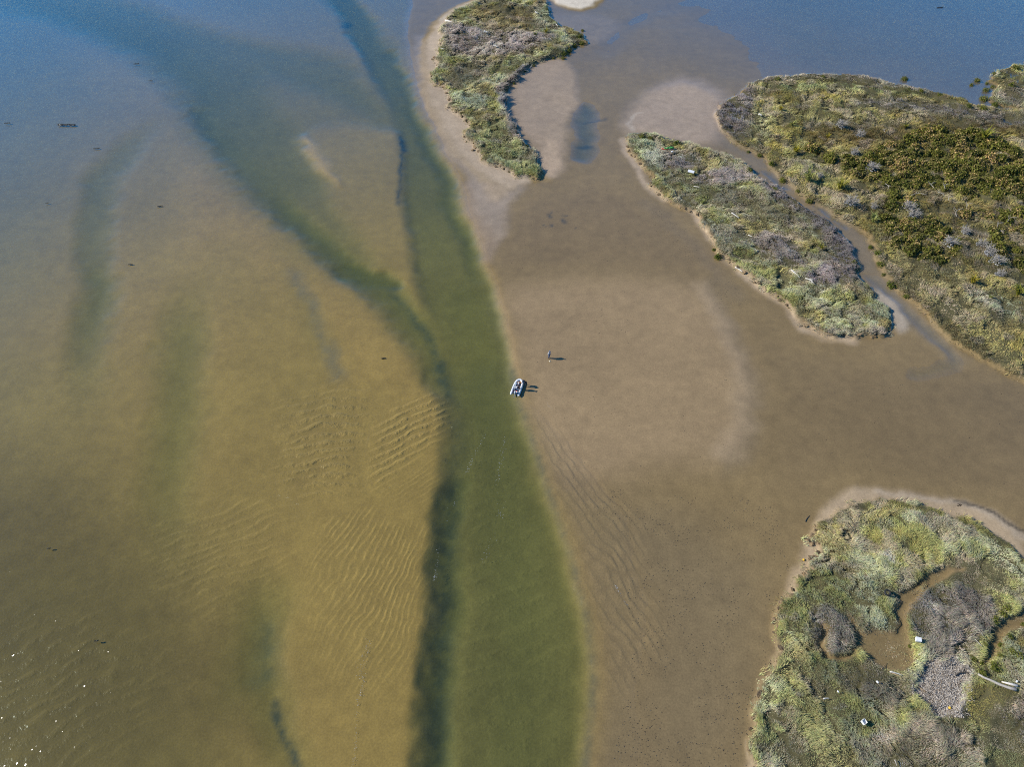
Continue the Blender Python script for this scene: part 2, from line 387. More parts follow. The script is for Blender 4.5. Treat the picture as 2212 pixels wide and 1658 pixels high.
    for a, b, r in ((1900, 1255, 14), (1850, 1300, 20), (2025, 1360, 24), (2085, 1300, 16), (1795, 1392, 14), (1715, 1395, 8), (2150, 120 + 1350, 6)):
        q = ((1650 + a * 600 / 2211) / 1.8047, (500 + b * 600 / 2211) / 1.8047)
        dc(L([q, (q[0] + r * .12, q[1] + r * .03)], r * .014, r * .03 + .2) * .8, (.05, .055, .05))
    dc(L([(640, 590), (690, 700), (738, 810)], 1.0, 3.0) * np.clip(clumpy * .35, 0, 1), (.12, .12, .09))
    dc(L([(605, 1510), (625, 1590), (650, 1660), (680, 1760)], .2, 1.6) * np.clip(clumpy * .65, 0, 1), (.05, .06, .04))
    dc(P([(560, 1330), (590, 1330), (600, 1450), (570, 1480), (540, 1440)], 4) * np.clip(clumpy * .45, 0, 1), (.10, .10, .05))
    dc(L([(1540, 612), (1575, 690), (1612, 770), (1630, 850), (1618, 950), (1565, 1015)], .8, 3.0) * .22, (.12, .10, .07))
    dc(L([(1400, 440), (1480, 520), (1550, 590), (1600, 650)], .8, 3.5) * .2, (.12, .10, .08))
    dc(P([(1300, 1120), (1420, 1080), (1600, 1180), (1640, 1300), (1600, 1700), (1330, 1700), (1390, 1400), (1370, 1240)], 12) * .35, (.165, .128, .075))
    dc(P([(1200, 1020), (1240, 1030), (1300, 1080), (1270, 1090), (1220, 1060)], 5) * .35, (.16, .11, .06))
    # patchiness of the sand itself
    n1 = fbm(X, Y, 14, 41) - .5
    n2 = fbm(X, Y, 3.0, 43) - .5
    col *= (1 + .22 * n1 + .12 * n2)[:, None]
    z += (fbm(X, Y, 5.5, 51, 3) - .5) * np.where(z > -.03, .022, .05) * np.clip(1 - np.abs(z) * .3, .2, 1)
    # islands: eroded bank, hummocky top
    isl = np.zeros(X.shape)
    for k, poly in ISLG.items():
        ex = edge_noise(X, Y)
        sd = sd_poly(X, Y, poly, 6)
        d = sd + ex
        if k == 'near':
            for mp in MUD:
                d = np.maximum(d, -(sd_poly(X, Y, ground(mp), 6) + ex * .5) + .05)
            d = np.maximum(d, -(sd_poly(X, Y, ground(CHIPS), 6)) - .4)
        w = sstep(.22, -.25, d)
        top = ISLAND_TOP[k] * (.75 + .5 * fbm(X, Y, 6, 71)) + (fbm(X, Y, 3.4, 75, 3) - .5) * 1.0 * sstep(-.2, -2.0, d) + (fbm(X, Y, 1.4, 73, 3) - .5) * .55 * sstep(0, -1.2, d) - .22 * sstep(.035, .010, np.abs(fbm(X, Y, 4.5, 137, 3) - .5)) * sstep(-.5, -1.5, d)
        inside = sd < .3
        if k == 'near':
            z[inside] = np.maximum(z[inside], .16 + (fbm(X[inside], Y[inside], 1.2, 77) - .5) * .12)
        z[:] = z + (top - z) * w
        isl[:] = np.maximum(isl, w)
        face = sstep(.5, .1, d) * (1 - sstep(0, -.35, d))
        dc(face * (.5 if k in ('top', 'middle', 'near') else .15), (.20, .145, .08))
        dc(sstep(.0, -.4, d), (.085, .075, .032))
    mudw = np.zeros(X.shape)
    for mp in MUD:
        mudw = np.maximum(mudw, poly_w(X, Y, mp, .6))
    mudw *= (1 - isl)
    dc(mudw, (.20, .14, .06))
    dc(poly_w(X, Y, CHIPS, .8) * .9, (.36, .31, .26))
    # ripples: phase in wave counts, strength in metres
    ph = np.zeros(X.shape)
    am = np.zeros(X.shape)
    am2 = np.zeros(X.shape)
    wob = (fbm(X, Y, 7, 81) - .5) * 5 + (fbm(X, Y, 2.2, 83) - .5) * 1.3

    def ripple(region, soft, ang, lam, amp, wobble=1.0, bend=0.0, cx=0, cyy=0):
        w = poly_w(U, V, region, soft * 1.7)
        c, s = math.cos(math.radians(ang)), math.sin(math.radians(ang))
        q = (X * c + Y * s + wob * wobble + bend * ((X - cx) * -s + (Y - cyy) * c) ** 2) / lam
        sel = w * amp > am
        ph[sel] = q[sel]
        am2[:] = np.maximum(am2, np.minimum(am, w * amp))
        np.maximum(am, w * amp, out=am)
    c0 = gp(720, 880)
    ripple(ZF((180, 330), (360, 240), (600, 260), (600, 560), (560, 800), (180, 800), (150, 560)), 6, 100, 1.5, .14, .55, .012, c0[0], c0[1])
    ripple(ZF((560, 500), (640, 400), (1000, 240), (1010, 420), (900, 560), (640, 760), (570, 680)), 3, 118, 1.3, .16, .45)
    ripple(ZF((580, 700), (980, 440), (970, 900), (700, 950)), 4, 125, .8, .05, .4)
    ripple(ZF((250, 800), (600, 760), (960, 800), (930, 1150), (850, 1658), (500, 1800), (300, 1300)), 8, 160, .85, .045, .5)
    ripple(ZG((900, 250), (1500, 200), (1600, 420), (1200, 800), (700, 900), (760, 560)), 8, 112, 1.3, .07, .6)
    ripple(ZG((-200, 900), (700, 700), (1000, 1000), (700, 1500), (0, 1800), (-300, 1500)), 10, 118, 1.7, .06, .8)
    ripple(ZF((1500, 330), (1600, 420), (1850, 720), (2050, 900), (2080, 1250), (2200, 1650), (1900, 1900), (1850, 1650), (1800, 1300), (1700, 1000), (1560, 650)), 3.5, 28, 1.2, .045, .55)
    ripple([(940, 880), (1100, 880), (1240, 1260), (1270, 1460), (1240, 1700), (960, 1700)], 6, 105, 2.3, .05, .8)
    am = np.clip(am - am2 * 1.1, 0, 1)
    z = np.where(z < 0, z * .5, z)
    return z, col, ph, am, isl


def lines(a, b, f):
    out = [a]
    while out[-1] < b:
        out.append(out[-1] + f(out[-1]))
    return np.array(out)


def outer(v, far, up=True):
    out, s = [], 2.0
    p = v
    while abs(p) < far:
        p += s if up else -s
        out.append(p)
        s *= 1.5
    return np.array(out if up else out[::-1])


gx = lines(-142.0, 142.0, lambda v: .40)
gy = lines(14.0, 228.0, lambda y: .30 + .0016 * max(y - 20, 0))
gx = np.concatenate([outer(gx[0], 3600, False), gx, outer(gx[-1], 3600)])
gy = np.concatenate([outer(gy[0], 3600, False), gy, outer(gy[-1], 3600)])
GX, GY = np.meshgrid(gx, gy)
shape = GX.shape
bz, bc, bph, bam, bisl = bed(GX.ravel(), GY.ravel())
BZ = bz.reshape(shape)


def height(x, y):
    x, y = np.atleast_1d(x), np.atleast_1d(y)
    i = np.clip(np.searchsorted(gx, x) - 1, 0, len(gx) - 2)
    j = np.clip(np.searchsorted(gy, y) - 1, 0, len(gy) - 2)
    fx = (x - gx[i]) / (gx[i + 1] - gx[i])
    fy = (y - gy[j]) / (gy[j + 1] - gy[j])
    return (BZ[j, i] * (1 - fx) + BZ[j, i + 1] * fx) * (1 - fy) + (BZ[j + 1, i] * (1 - fx) + BZ[j + 1, i + 1] * fx) * fy


# ------------------------------------------------------------------ helpers: meshes, materials, objects
def raw_mesh(name, verts, polys_flat, sizes, smooth=False):
    me = bpy.data.meshes.new(name)
    verts = np.asarray(verts, np.float32)
    polys_flat = np.asarray(polys_flat, np.int32)
    sizes = np.asarray(sizes, np.int32)
    me.vertices.add(len(verts))
    me.vertices.foreach_set('co', verts.ravel())
    me.loops.add(len(polys_flat))
    me.loops.foreach_set('vertex_index', polys_flat)
    me.polygons.add(len(sizes))
    st = np.zeros(len(sizes), np.int32)
    st[1:] = np.cumsum(sizes)[:-1]
    me.polygons.foreach_set('loop_start', st)
    me.polygons.foreach_set('loop_total', sizes)
    me.polygons.foreach_set('use_smooth', np.full(len(sizes), smooth, bool))
    me.update(calc_edges=True)
    return me


def col_attr(me, name, rgb):
    a = me.attributes.new(name, 'FLOAT_COLOR', 'POINT')
    c = np.ones((len(rgb), 4), np.float32)
    c[:, :3] = rgb
    a.data.foreach_set('color', c.ravel())


def f_attr(me, name, v):
    a = me.attributes.new(name, 'FLOAT', 'POINT')
    a.data.foreach_set('value', np.asarray(v, np.float32))


def link(name, me, mat=None, parent=None, loc=None, rot=None, scale=None):
    o = bpy.data.objects.new(name, me)
    COL.objects.link(o)
    if mat is not None and me is not None and not len(me.materials):
        me.materials.append(mat)
    if parent is not None:
        o.parent = parent
    if loc is not None:
        o.location = loc
    if rot is not None:
        o.rotation_euler = rot
    if scale is not None:
        o.scale = scale
    return o


def tag(o, label=None, cat=None, group=None, kind=None):
    if label:
        o['label'] = label
    if cat:
        o['category'] = cat
    if group:
        o['group'] = group
    if kind:
        o['kind'] = kind
    return o


def new_mat(name):
    m = bpy.data.materials.new(name)
    m.use_nodes = True
    nt = m.node_tree
    for n in list(nt.nodes):
        nt.nodes.remove(n)
    out = nt.nodes.new('ShaderNodeOutputMaterial')
    return m, nt, out


def nd(nt, typ, **kw):
    n = nt.nodes.new(typ)
    for k, v in kw.items():
        if k.startswith('i_'):
            key = k[2:]
            key = int(key) if key.isdigit() else key.replace('_', ' ')
            n.inputs[key].default_value = v
        else:
            setattr(n, k, v)
    return n


def plain(name, color, rough=.6, noise=.12, scale=8.0, metal=0.0, spec=.4):
    """paint, cloth, wood: a Principled surface with a little uneven colour and relief"""
    m, nt, out = new_mat(name)
    b = nd(nt, 'ShaderNodeBsdfPrincipled', i_Roughness=rough, i_Metallic=metal)
    b.inputs['Specular IOR Level'].default_value = spec
    tc = nd(nt, 'ShaderNodeTexCoord')
    no = nd(nt, 'ShaderNodeTexNoise', i_Scale=scale, i_Detail=4.0)
    nt.links.new(tc.outputs['Object'], no.inputs['Vector'])
    mr = nd(nt, 'ShaderNodeMapRange')
    mr.inputs[1].default_value, mr.inputs[2].default_value = .25, .75
    mr.inputs[3].default_value, mr.inputs[4].default_value = 1 - noise, 1 + noise
    nt.links.new(no.outputs[0], mr.inputs[0])
    mx = nd(nt, 'ShaderNodeVectorMath', operation='SCALE')
    mx.inputs[0].default_value = color
    nt.links.new(mr.outputs[0], mx.inputs['Scale'])
    nt.links.new(mx.outputs[0], b.inputs['Base Color'])
    bp = nd(nt, 'ShaderNodeBump', i_Strength=.25, i_Distance=.02)
    nt.links.new(no.outputs[0], bp.inputs['Height'])
    nt.links.new(bp.outputs[0], b.inputs['Normal'])
    nt.links.new(b.outputs[0], out.inputs[0])
    return m


def reflectance(nt):
    """reflectance of a wind-roughened water surface: 2 % straight down, rising steeply towards grazing view"""
    lw = nd(nt, 'ShaderNodeLayerWeight', i_Blend=.5)
    pw = nd(nt, 'ShaderNodeMath', operation='POWER', i_1=4.2)
    nt.links.new(lw.outputs['Facing'], pw.inputs[0])
    fr = nd(nt, 'ShaderNodeMath', operation='MULTIPLY_ADD', i_1=2.9, i_2=.02, use_clamp=True)
    nt.links.new(pw.outputs[0], fr.inputs[0])
    return fr


# ------------------------------------------------------------------ bed material
def bed_material():
    m, nt, out = new_mat('estuary_sand')
    L = nt.links.new
    at = nd(nt, 'ShaderNodeAttribute', attribute_name='tone')
    ph = nd(nt, 'ShaderNodeAttribute', attribute_name='phase')
    am = nd(nt, 'ShaderNodeAttribute', attribute_name='ripple')
    geo = nd(nt, 'ShaderNodeNewGeometry')
    sep = nd(nt, 'ShaderNodeSeparateXYZ')
    L(geo.outputs['Position'], sep.inputs[0])
    n1 = nd(nt, 'ShaderNodeTexNoise', i_Scale=4.5, i_Detail=5.0, i_Roughness=.7)
    n2 = nd(nt, 'ShaderNodeTexNoise', i_Scale=.55, i_Detail=4.0, i_Roughness=.6)
    for n in (n1, n2):
        L(geo.outputs['Position'], n.inputs['Vector'])
    a1 = nd(nt, 'ShaderNodeMapRange')
    L(n1.outputs[0], a1.inputs[0])
    for i, v in zip((1, 2, 3, 4), (.28, .72, .80, 1.20)):
        a1.inputs[i].default_value = v
    a2 = nd(nt, 'ShaderNodeMapRange')
    L(n2.outputs[0], a2.inputs[0])
    for i, v in zip((1, 2, 3, 4), (.3, .7, .90, 1.10)):
        a2.inputs[i].default_value = v
    n3 = nd(nt, 'ShaderNodeTexNoise', i_Scale=.16, i_Detail=7.0, i_Roughness=.62, i_Distortion=.8)
    L(geo.outputs['Position'], n3.inputs['Vector'])
    a3 = nd(nt, 'ShaderNodeMapRange')                   # damp and drained patches with a definite edge
    L(n3.outputs[0], a3.inputs[0])
    for i, v in zip((1, 2, 3, 4), (.44, .56, .975, 1.02)):
        a3.inputs[i].default_value = v
    ap2 = nd(nt, 'ShaderNodeMath', operation='MULTIPLY')
    L(a3.outputs[0], ap2.inputs[0])
    L(a2.outputs[0], ap2.inputs[1])
    mm = nd(nt, 'ShaderNodeMath', operation='MULTIPLY')
    L(a1.outputs[0], mm.inputs[0])
    L(ap2.outputs[0], mm.inputs[1])
    cs = nd(nt, 'ShaderNodeVectorMath', operation='SCALE')
    L(at.outputs['Color'], cs.inputs[0])
    L(mm.outputs[0], cs.inputs['Scale'])
    b = nd(nt, 'ShaderNodeBsdfPrincipled')
    L(cs.outputs[0], b.inputs['Base Color'])
    # wet near the water line, dry above it
    wet = nd(nt, 'ShaderNodeMapRange')
    L(sep.outputs[2], wet.inputs[0])
    for i, v in zip((1, 2, 3, 4), (.0, .15, .22, .85)):
        wet.inputs[i].default_value = v
    L(wet.outputs[0], b.inputs['Roughness'])
    b.inputs['Specular IOR Level'].default_value = .3
    # a film of water lies on sand that has only just drained
    film = nd(nt, 'ShaderNodeMapRange', interpolation_type='SMOOTHSTEP')
    L(sep.outputs[2], film.inputs[0])
    for i, v in zip((1, 2, 3, 4), (.0, .15, 1.0, 0.0)):
        film.inputs[i].default_value = v
    fr = reflectance(nt)
    ff = nd(nt, 'ShaderNodeMath', operation='MULTIPLY')
    L(fr.outputs[0], ff.inputs[0])
    f2 = nd(nt, 'ShaderNodeMath', operation='MULTIPLY', i_1=1.3)
    L(film.outputs[0], f2.inputs[0])
    L(f2.outputs[0], ff.inputs[1])
    fg = nd(nt, 'ShaderNodeBsdfGlossy', i_Roughness=.2, distribution='BECKMANN')
    fx = nd(nt, 'ShaderNodeMixShader')
    L(ff.outputs[0], fx.inputs[0])
    L(b.outputs[0], fx.inputs[1])
    L(fg.outputs[0], fx.inputs[2])
    # ripples: steep on one side
    fr = nd(nt, 'ShaderNodeMath', operation='FRACT')
    L(ph.outputs['Fac'], fr.inputs[0])
    cu = nd(nt, 'ShaderNodeFloatCurve')
    c = cu.mapping.curves[0]
    c.points[0].location = (0, 0)
    c.points[1].location = (1, 0)
    for p in ((.35, .45), (.68, 1.0), (.85, .45)):
        c.points.new(*p)
    cu.mapping.update()
    L(fr.outputs[0], cu.inputs['Value'])
    rp = nd(nt, 'ShaderNodeMath', operation='MULTIPLY')
    L(cu.outputs[0], rp.inputs[0])
    L(am.outputs['Fac'], rp.inputs[1])
    br = nd(nt, 'ShaderNodeMapRange')
    L(n2.outputs[0], br.inputs[0])
    for i, v in zip((1, 2, 3, 4), (.36, .60, .15, 1.15)):
        br.inputs[i].default_value = v
    rq = nd(nt, 'ShaderNodeMath', operation='MULTIPLY')
    L(rp.outputs[0], rq.inputs[0])
    L(br.outputs[0], rq.inputs[1])
    gr = nd(nt, 'ShaderNodeMath', operation='MULTIPLY', i_1=.018)
    L(n1.outputs[0], gr.inputs[0])
    ad = nd(nt, 'ShaderNodeMath', operation='ADD')
    L(rq.outputs[0], ad.inputs[0])
    L(gr.outputs[0], ad.inputs[1])
    bp = nd(nt, 'ShaderNodeBump', i_Strength=1.0, i_Distance=1.0)
    L(ad.outputs[0], bp.inputs['Height'])
    L(bp.outputs[0], b.inputs['Normal'])
    L(fx.outputs[0], out.inputs[0])
    return m


nyy, nxx = shape
idx = np.arange(nyy * nxx).reshape(shape)
quads = np.stack([idx[:-1, :-1], idx[:-1, 1:], idx[1:, 1:], idx[1:, :-1]], -1).reshape(-1, 4)
me = raw_mesh('ground', np.stack([GX.ravel(), GY.ravel(), bz], 1), quads.ravel(), np.full(len(quads), 4), True)
col_attr(me, 'tone', bc)
f_attr(me, 'phase', bph)
f_attr(me, 'ripple', bam)
ground_o = tag(link('ground', me, bed_material()), 'brown sand flats and channel bed of the estuary', None, None, 'structure')


# ------------------------------------------------------------------ water: a clear tinted body with a wind-ruffled skin
def water_material():
    m, nt, out = new_mat('estuary_water')
    L = nt.links.new
    geo = nd(nt, 'ShaderNodeNewGeometry')
    # every small facet of the ruffled surface has its own slope
    mp = nd(nt, 'ShaderNodeMapping')
    mp.inputs['Scale'].default_value = (1, 1, 0)
    L(geo.outputs['Position'], mp.inputs['Vector'])
    vo = nd(nt, 'ShaderNodeTexVoronoi', voronoi_dimensions='2D', i_Scale=9.0)
    L(mp.outputs[0], vo.inputs['Vector'])
    acc = None
    for k in range(3):                      # three uniform draws make a bell-shaped slope
        wnz = nd(nt, 'ShaderNodeTexWhiteNoise', noise_dimensions='4D')
        wnz.inputs['W'].default_value = 3.7 * k
        L(vo.outputs['Position'], wnz.inputs['Vector'])
        if acc is None:
            acc = wnz.outputs['Color']
        else:
            a = nd(nt, 'ShaderNodeVectorMath', operation='ADD')
            L(acc, a.inputs[0])
            L(wnz.outputs['Color'], a.inputs[1])
            acc = a.outputs[0]
    sub = nd(nt, 'ShaderNodeVectorMath', operation='SUBTRACT')
    L(acc, sub.inputs[0])
    sub.inputs[1].default_value = (1.5, 1.5, 1.5)
    mul = nd(nt, 'ShaderNodeVectorMath', operation='MULTIPLY')
    L(sub.outputs[0], mul.inputs[0])
    mul.inputs[1].default_value = (.195, .195, 0)
    add = nd(nt, 'ShaderNodeVectorMath', operation='ADD')
    L(mul.outputs[0], add.inputs[0])
    add.inputs[1].default_value = (0, 0, 1)
    nrm = nd(nt, 'ShaderNodeVectorMath', operation='NORMALIZE')
    L(add.outputs[0], nrm.inputs[0])
    # slow undulation on top
    ns = nd(nt, 'ShaderNodeTexNoise', i_Scale=1.6, i_Detail=3.0)
    L(geo.outputs['Position'], ns.inputs['Vector'])
    bp = nd(nt, 'ShaderNodeBump', i_Strength=1.0, i_Distance=.015)
    L(ns.outputs[0], bp.inputs['Height'])
    L(nrm.outputs[0], bp.inputs['Normal'])
    fr = reflectance(nt)
    gl = nd(nt, 'ShaderNodeBsdfGlossy', i_Roughness=.14, distribution='BECKMANN')
    L(bp.outputs[0], gl.inputs['Normal'])
    tr = nd(nt, 'ShaderNodeBsdfTransparent')
    mx = nd(nt, 'ShaderNodeMixShader')
    inv = nd(nt, 'ShaderNodeMath', operation='SUBTRACT', i_0=1.0)      # light leaves the water unhindered
    L(geo.outputs['Backfacing'], inv.inputs[1])
    fm = nd(nt, 'ShaderNodeMath', operation='MULTIPLY')
    L(fr.outputs[0], fm.inputs[0])
    L(inv.outputs[0], fm.inputs[1])
    L(fm.outputs[0], mx.inputs[0])
    L(tr.outputs[0], mx.inputs[1])
    L(gl.outputs[0], mx.inputs[2])
    L(mx.outputs[0], out.inputs['Surface'])
    va = nd(nt, 'ShaderNodeVolumeAbsorption', i_Color=(.34, .60, .52, 1), i_Density=.52)
    L(va.outputs[0], out.inputs['Volume'])
    return m


R = 3400.0
v = [(-R, -R, -7), (R, -R, -7), (R, R, -7), (-R, R, -7), (-R, -R, 0), (R, -R, 0), (R, R, 0), (-R, R, 0)]
f = [0, 3, 2, 1, 4, 5, 6, 7, 0, 1, 5, 4, 1, 2, 6, 5, 2, 3, 7, 6, 3, 0, 4, 7]
tag(link('water', raw_mesh('water', v, f, [4] * 6), water_material()), 'clear green shallow water over the sand banks and channels', None, None, 'structure')


# ------------------------------------------------------------------ marsh grass, one mass for each island
SAGE, GREEN, OLIVE = (.47, .46, .27), (.31, .30, .11), (.39, .31, .12)
RUSH, BROWN, STRAW, MAT = (.36, .30, .27), (.24, .17, .075), (.62, .53, .40), (.25, .21, .065)
BLUEG = (.42, .45, .30)


def leaf_material(name, attr, trans=.25, rough=.6, spread=0.0):
    m, nt, out = new_mat(name)
    L = nt.links.new
    at = nd(nt, 'ShaderNodeAttribute', attribute_name=attr)
    src = at.outputs['Color']
    if spread:
        oi = nd(nt, 'ShaderNodeObjectInfo')
        hs = nd(nt, 'ShaderNodeHueSaturation')
        mr = nd(nt, 'ShaderNodeMapRange')
        L(oi.outputs['Random'], mr.inputs[0])
        mr.inputs[3].default_value, mr.inputs[4].default_value = 1 - spread, 1 + spread
        L(mr.outputs[0], hs.inputs['Value'])
        mh = nd(nt, 'ShaderNodeMapRange')
        L(oi.outputs['Random'], mh.inputs[0])
        mh.inputs[3].default_value, mh.inputs[4].default_value = .51, .48
        L(mh.outputs[0], hs.inputs['Hue'])
        L(src, hs.inputs['Color'])
        src = hs.outputs[0]
    b = nd(nt, 'ShaderNodeBsdfPrincipled', i_Roughness=rough)
    b.inputs['Specular IOR Level'].default_value = .25
    L(src, b.inputs['Base Color'])
    t = nd(nt, 'ShaderNodeBsdfTranslucent')
    L(src, t.inputs[0])
    mx = nd(nt, 'ShaderNodeMixShader', i_0=trans)
    L(b.outputs[0], mx.inputs[1])
    L(t.outputs[0], mx.inputs[2])
    L(mx.outputs[0], out.inputs[0])
    return m


GRASS_MAT = leaf_material('marsh_grass', 'tone', .22)


def vegetation(k, x, y):
    """colour, height and lean of the plants at each place of an island"""
    n = len(x)
    c = np.empty((n, 3))
    big, mid, fine = fbm(x, y, 11, 101), fbm(x, y, 3.0, 103), fbm(x, y, 1.1, 105)
    wx = (fbm(x, y, 4, 111) - .5) * 3.2 + (fbm(x, y, 1.2, 112) - .5) * 1.4
    wy = (fbm(x, y, 4, 113) - .5) * 3.2 + (fbm(x, y, 1.2, 114) - .5) * 1.4
    X, Y = x + wx, y + wy
    mixw = sstep(.40, .60, mid * .6 + fine * .4)
    c[:] = np.array(SAGE) * (1 - mixw[:, None]) + np.array(GREEN) * mixw[:, None]
    o = sstep(.52, .66, fbm(x, y, 5, 121)) * .7
    c += (np.array(OLIVE) - c) * o[:, None]
    h = np.full(n, .55)
    flat = np.zeros(n)
    keep = np.ones(n)

    def zone(pts, soft, col, hh=None, amt=.85, line=None, dens=None, lay=None):
        w = poly_w(X, Y, pts, soft) if line is None else line_w(X, Y, pts, line, soft)
        w = w * amt
        c[:] = c + (np.array(col) - c) * w[:, None]
        if hh is not None:
            h[:] = h + (hh - h) * w
        if dens is not None:
            keep[:] = keep + (dens - keep) * w
        if lay is not None:
            flat[:] = flat + (lay - flat) * w
    if k == 'large':
        c[:] = (c * .35 + np.array((.42, .33, .085)) * .65) * .92
    if k == 'top':
        zone(ZA((960, 90), (1150, 50), (1350, 60), (1480, 130), (1470, 230), (1300, 270), (1100, 220), (980, 150)), 3, (.30, .235, .105), .4)
        zone(ZA((1440, 20), (1530, 30), (1560, 120), (1600, 200), (1520, 260), (1440, 200)), 3, BLUEG, .4, .7)
        zone(ZA((780, 210), (950, 180), (1100, 230), (1300, 250), (1560, 250), (1640, 290), (1500, 340), (1350, 390), (1180, 430), (1000, 430), (850, 405), (770, 300)), 3.5, RUSH, .6, .9)
        zone(ZA((980, 320), (1180, 330), (1200, 390), (1060, 430), (960, 400)), 2.5, STRAW, .25, .45)
        zone(ZA((1080, 230), (1150, 240), (1180, 290), (1090, 290)), 2, STRAW, .25, .45)
        zone(ZA((900, 470), (1080, 460), (1130, 540), (1000, 620), (900, 640), (800, 600), (840, 560)), 3, (.21, .19, .14), .6, .8)
        zone(ZA((930, 510), (1000, 510), (1010, 550), (950, 555)), 1.5, STRAW, .25, .6)
        zone(ZA((870, 690), (1050, 690), (1140, 740), (1050, 790), (900, 770)), 3, BLUEG, .55, .8)
        zone(ZA((1300, 440), (1500, 400), (1380, 500), (1250, 600)), 3, (.30, .27, .13), .5, .6)
        zone(ZA((1375, 505), (1335, 545), (1255, 605), (1215, 680), (1225, 760), (1255, 840), (1300, 920), (1330, 990)), 1.0, (.26, .235, .215), 1.15, 1.0, 1.3)
        zone(ZA((1400, 480), (1560, 420), (1640, 395)), 1.0, (.20, .185, .11), .9, .9, 1.0)
        zone(ZA((1100, 850), (1250, 900), (1330, 1060), (1450, 1200), (1400, 1280), (1150, 1190), (1000, 1000)), 4, (.36, .37, .18), .7, .5)
    elif k == 'middle':
        zone(ZC((215, 185), (350, 195), (520, 225), (470, 300), (330, 300), (235, 265)), 2, RUSH, .55, .9)
        zone(ZC((320, 190), (400, 195), (530, 230), (500, 265), (380, 235)), 1.5, STRAW, .2, .75)
        zone(ZC((440, 340), (560, 295), (760, 295), (810, 340), (680, 375), (500, 385)), 2, RUSH, .7, .9)
        zone(ZC((870, 365), (1000, 465), (1120, 540), (1220, 620), (1280, 720), (1260, 820), (1160, 860)), 2.5, (.255, .22, .21), .75, .95, 2.8)
        zone(ZC((640, 440), (800, 420), (1000, 520), (1100, 640), (1000, 660), (800, 540)), 4, (.265, .22, .135), .5, .75)
        zone(ZC((740, 650), (900, 610), (1060, 750), (1060, 830), (930, 790), (790, 720)), 2, RUSH, .65, .85)
        zone(ZC((1080, 810), (1280, 800), (1240, 895), (1100, 890)), 1.5, RUSH, .75, .9)
        for q in ((820, 725), (960, 780), (1080, 880), (1130, 930), (1000, 840)):
            zone(ZC((q[0] - 45, q[1] - 18), (q[0] + 40, q[1] + 2), (q[0] + 50, q[1] + 20), (q[0] - 20, q[1] + 12)), 1.2, STRAW, .2, .75)
        zone(ZC((150, 120), (330, 160), (300, 300), (560, 580), (700, 780), (640, 720), (520, 560), (200, 250)), 2.5, BLUEG, .55, .6)
        zone(ZC((650, 760), (760, 790), (900, 920), (1040, 1060), (980, 1000), (820, 880)), 2.5, (.37, .35, .14), .6, .7)
        zone(ZC((1050, 1090), (1160, 1150), (1300, 1160), (1460, 1160)), 1.2, (.34, .30, .22), .75, .8, .8)
        zone(ZC((1400, 1100), (1490, 1080), (1510, 1140), (1440, 1160)), 1, OLIVE, .4, .8)
    elif k == 'large':
        zone(ZB((560, 650), (600, 540), (760, 440), (820, 520), (770, 600), (770, 700), (720, 760), (620, 710)), 3, (.27, .235, .225), .7, .95)
        zone(ZB((800, 425), (1000, 405), (1300, 402), (1500, 440), (1700, 480)), 2.0, (.33, .29, .22), .35, .9, 2.5)
        zone(ZB((850, 460), (1100, 440), (1400, 460), (1700, 510), (1800, 530), (1500, 500), (1200, 480), (900, 490)), 3, (.30, .33, .15), .4, .8)
        zone(ZB((1000, 430), (1300, 445), (1550, 490), (1800, 530)), .8, (.10, .095, .04), .3, .8, .7)
        zone(ZB((1250, 510), (1600, 530), (1900, 570), (2300, 640), (2300, 700), (1900, 640), (1600, 600), (1350, 570)), 5, (.265, .235, .215), .5, .9)
        zone(ZB((800, 560), (1000, 540), (1300, 580), (1500, 620), (1400, 680), (1100, 680), (850, 650)), 6, (.29, .26, .11), .6, .8)
        zone(ZB((760, 600), (860, 600), (860, 760), (790, 760)), 4, SAGE, .5, .7)
        zone(ZB((1050, 690), (1250, 680), (1600, 690), (1700, 640), (2212, 660), (2212, 720), (1700, 690), (1600, 780), (1300, 790), (1100, 760)), 6, (.155, .112, .045), .7, .9)
        zone(ZB((900, 780), (1120, 740), (1180, 950), (1300, 980), (1200, 1000), (1000, 920)), 4, (.32, .31, .14), .8, .7)
        zone(ZB((1380, 830), (1550, 750), (1700, 690), (1900, 710), (2050, 740), (2130, 800), (2300, 880), (2300, 1070), (2000, 1070), (1750, 1020), (1500, 1010), (1300, 930), (1150, 860), (1050, 840), (1100, 780), (1250, 850)), 5, (.16, .15, .045), .35, .9)
        zone(ZB((1640, 1080), (1900, 1070), (2300, 1090), (2300, 1260), (2000, 1200), (1750, 1150)), 6, (.20, .15, .06), .7, .9)
        zone(ZB((1100, 1010), (1400, 1000), (1600, 1040), (1600, 1150), (1400, 1180), (1250, 1140)), 5, (.24, .20, .09), .7, .8)
        zone(ZB((1400, 1200), (1700, 1150), (2300, 1230), (2300, 1450), (1900, 1420), (1550, 1360)), 6, (.16, .14, .055), .8, .8)
        zone(ZB((1460, 1380), (1700, 1350), (1900, 1480), (2200, 1650), (2212, 1800), (1900, 1700), (1700, 1600), (1560, 1500)), 6, (.255, .215, .14), .6, .5)
        zone(ZB((1880, 1560), (2050, 1540), (2200, 1610), (2200, 1690), (2050, 1660)), 3, BLUEG, .4, .8)
        zone(ZB((1650, 1600), (1800, 1740), (2000, 1880), (2212, 1990)), 3, (.25, .195, .10), .55, .85, 2.2)
        zone(ZB((1800, 1640), (2000, 1740), (2212, 1900), (2212, 1950), (1950, 1830)), 5, (.33, .30, .12), .55, .6)
        zone(ZB((640, 700), (760, 790), (880, 880), (1000, 985), (1130, 1090), (1260, 1170), (1390, 1250), (1450, 1380), (1560, 1540)), 2, (.28, .225, .14), .45, .5, 1.2)
    elif k == 'corner':
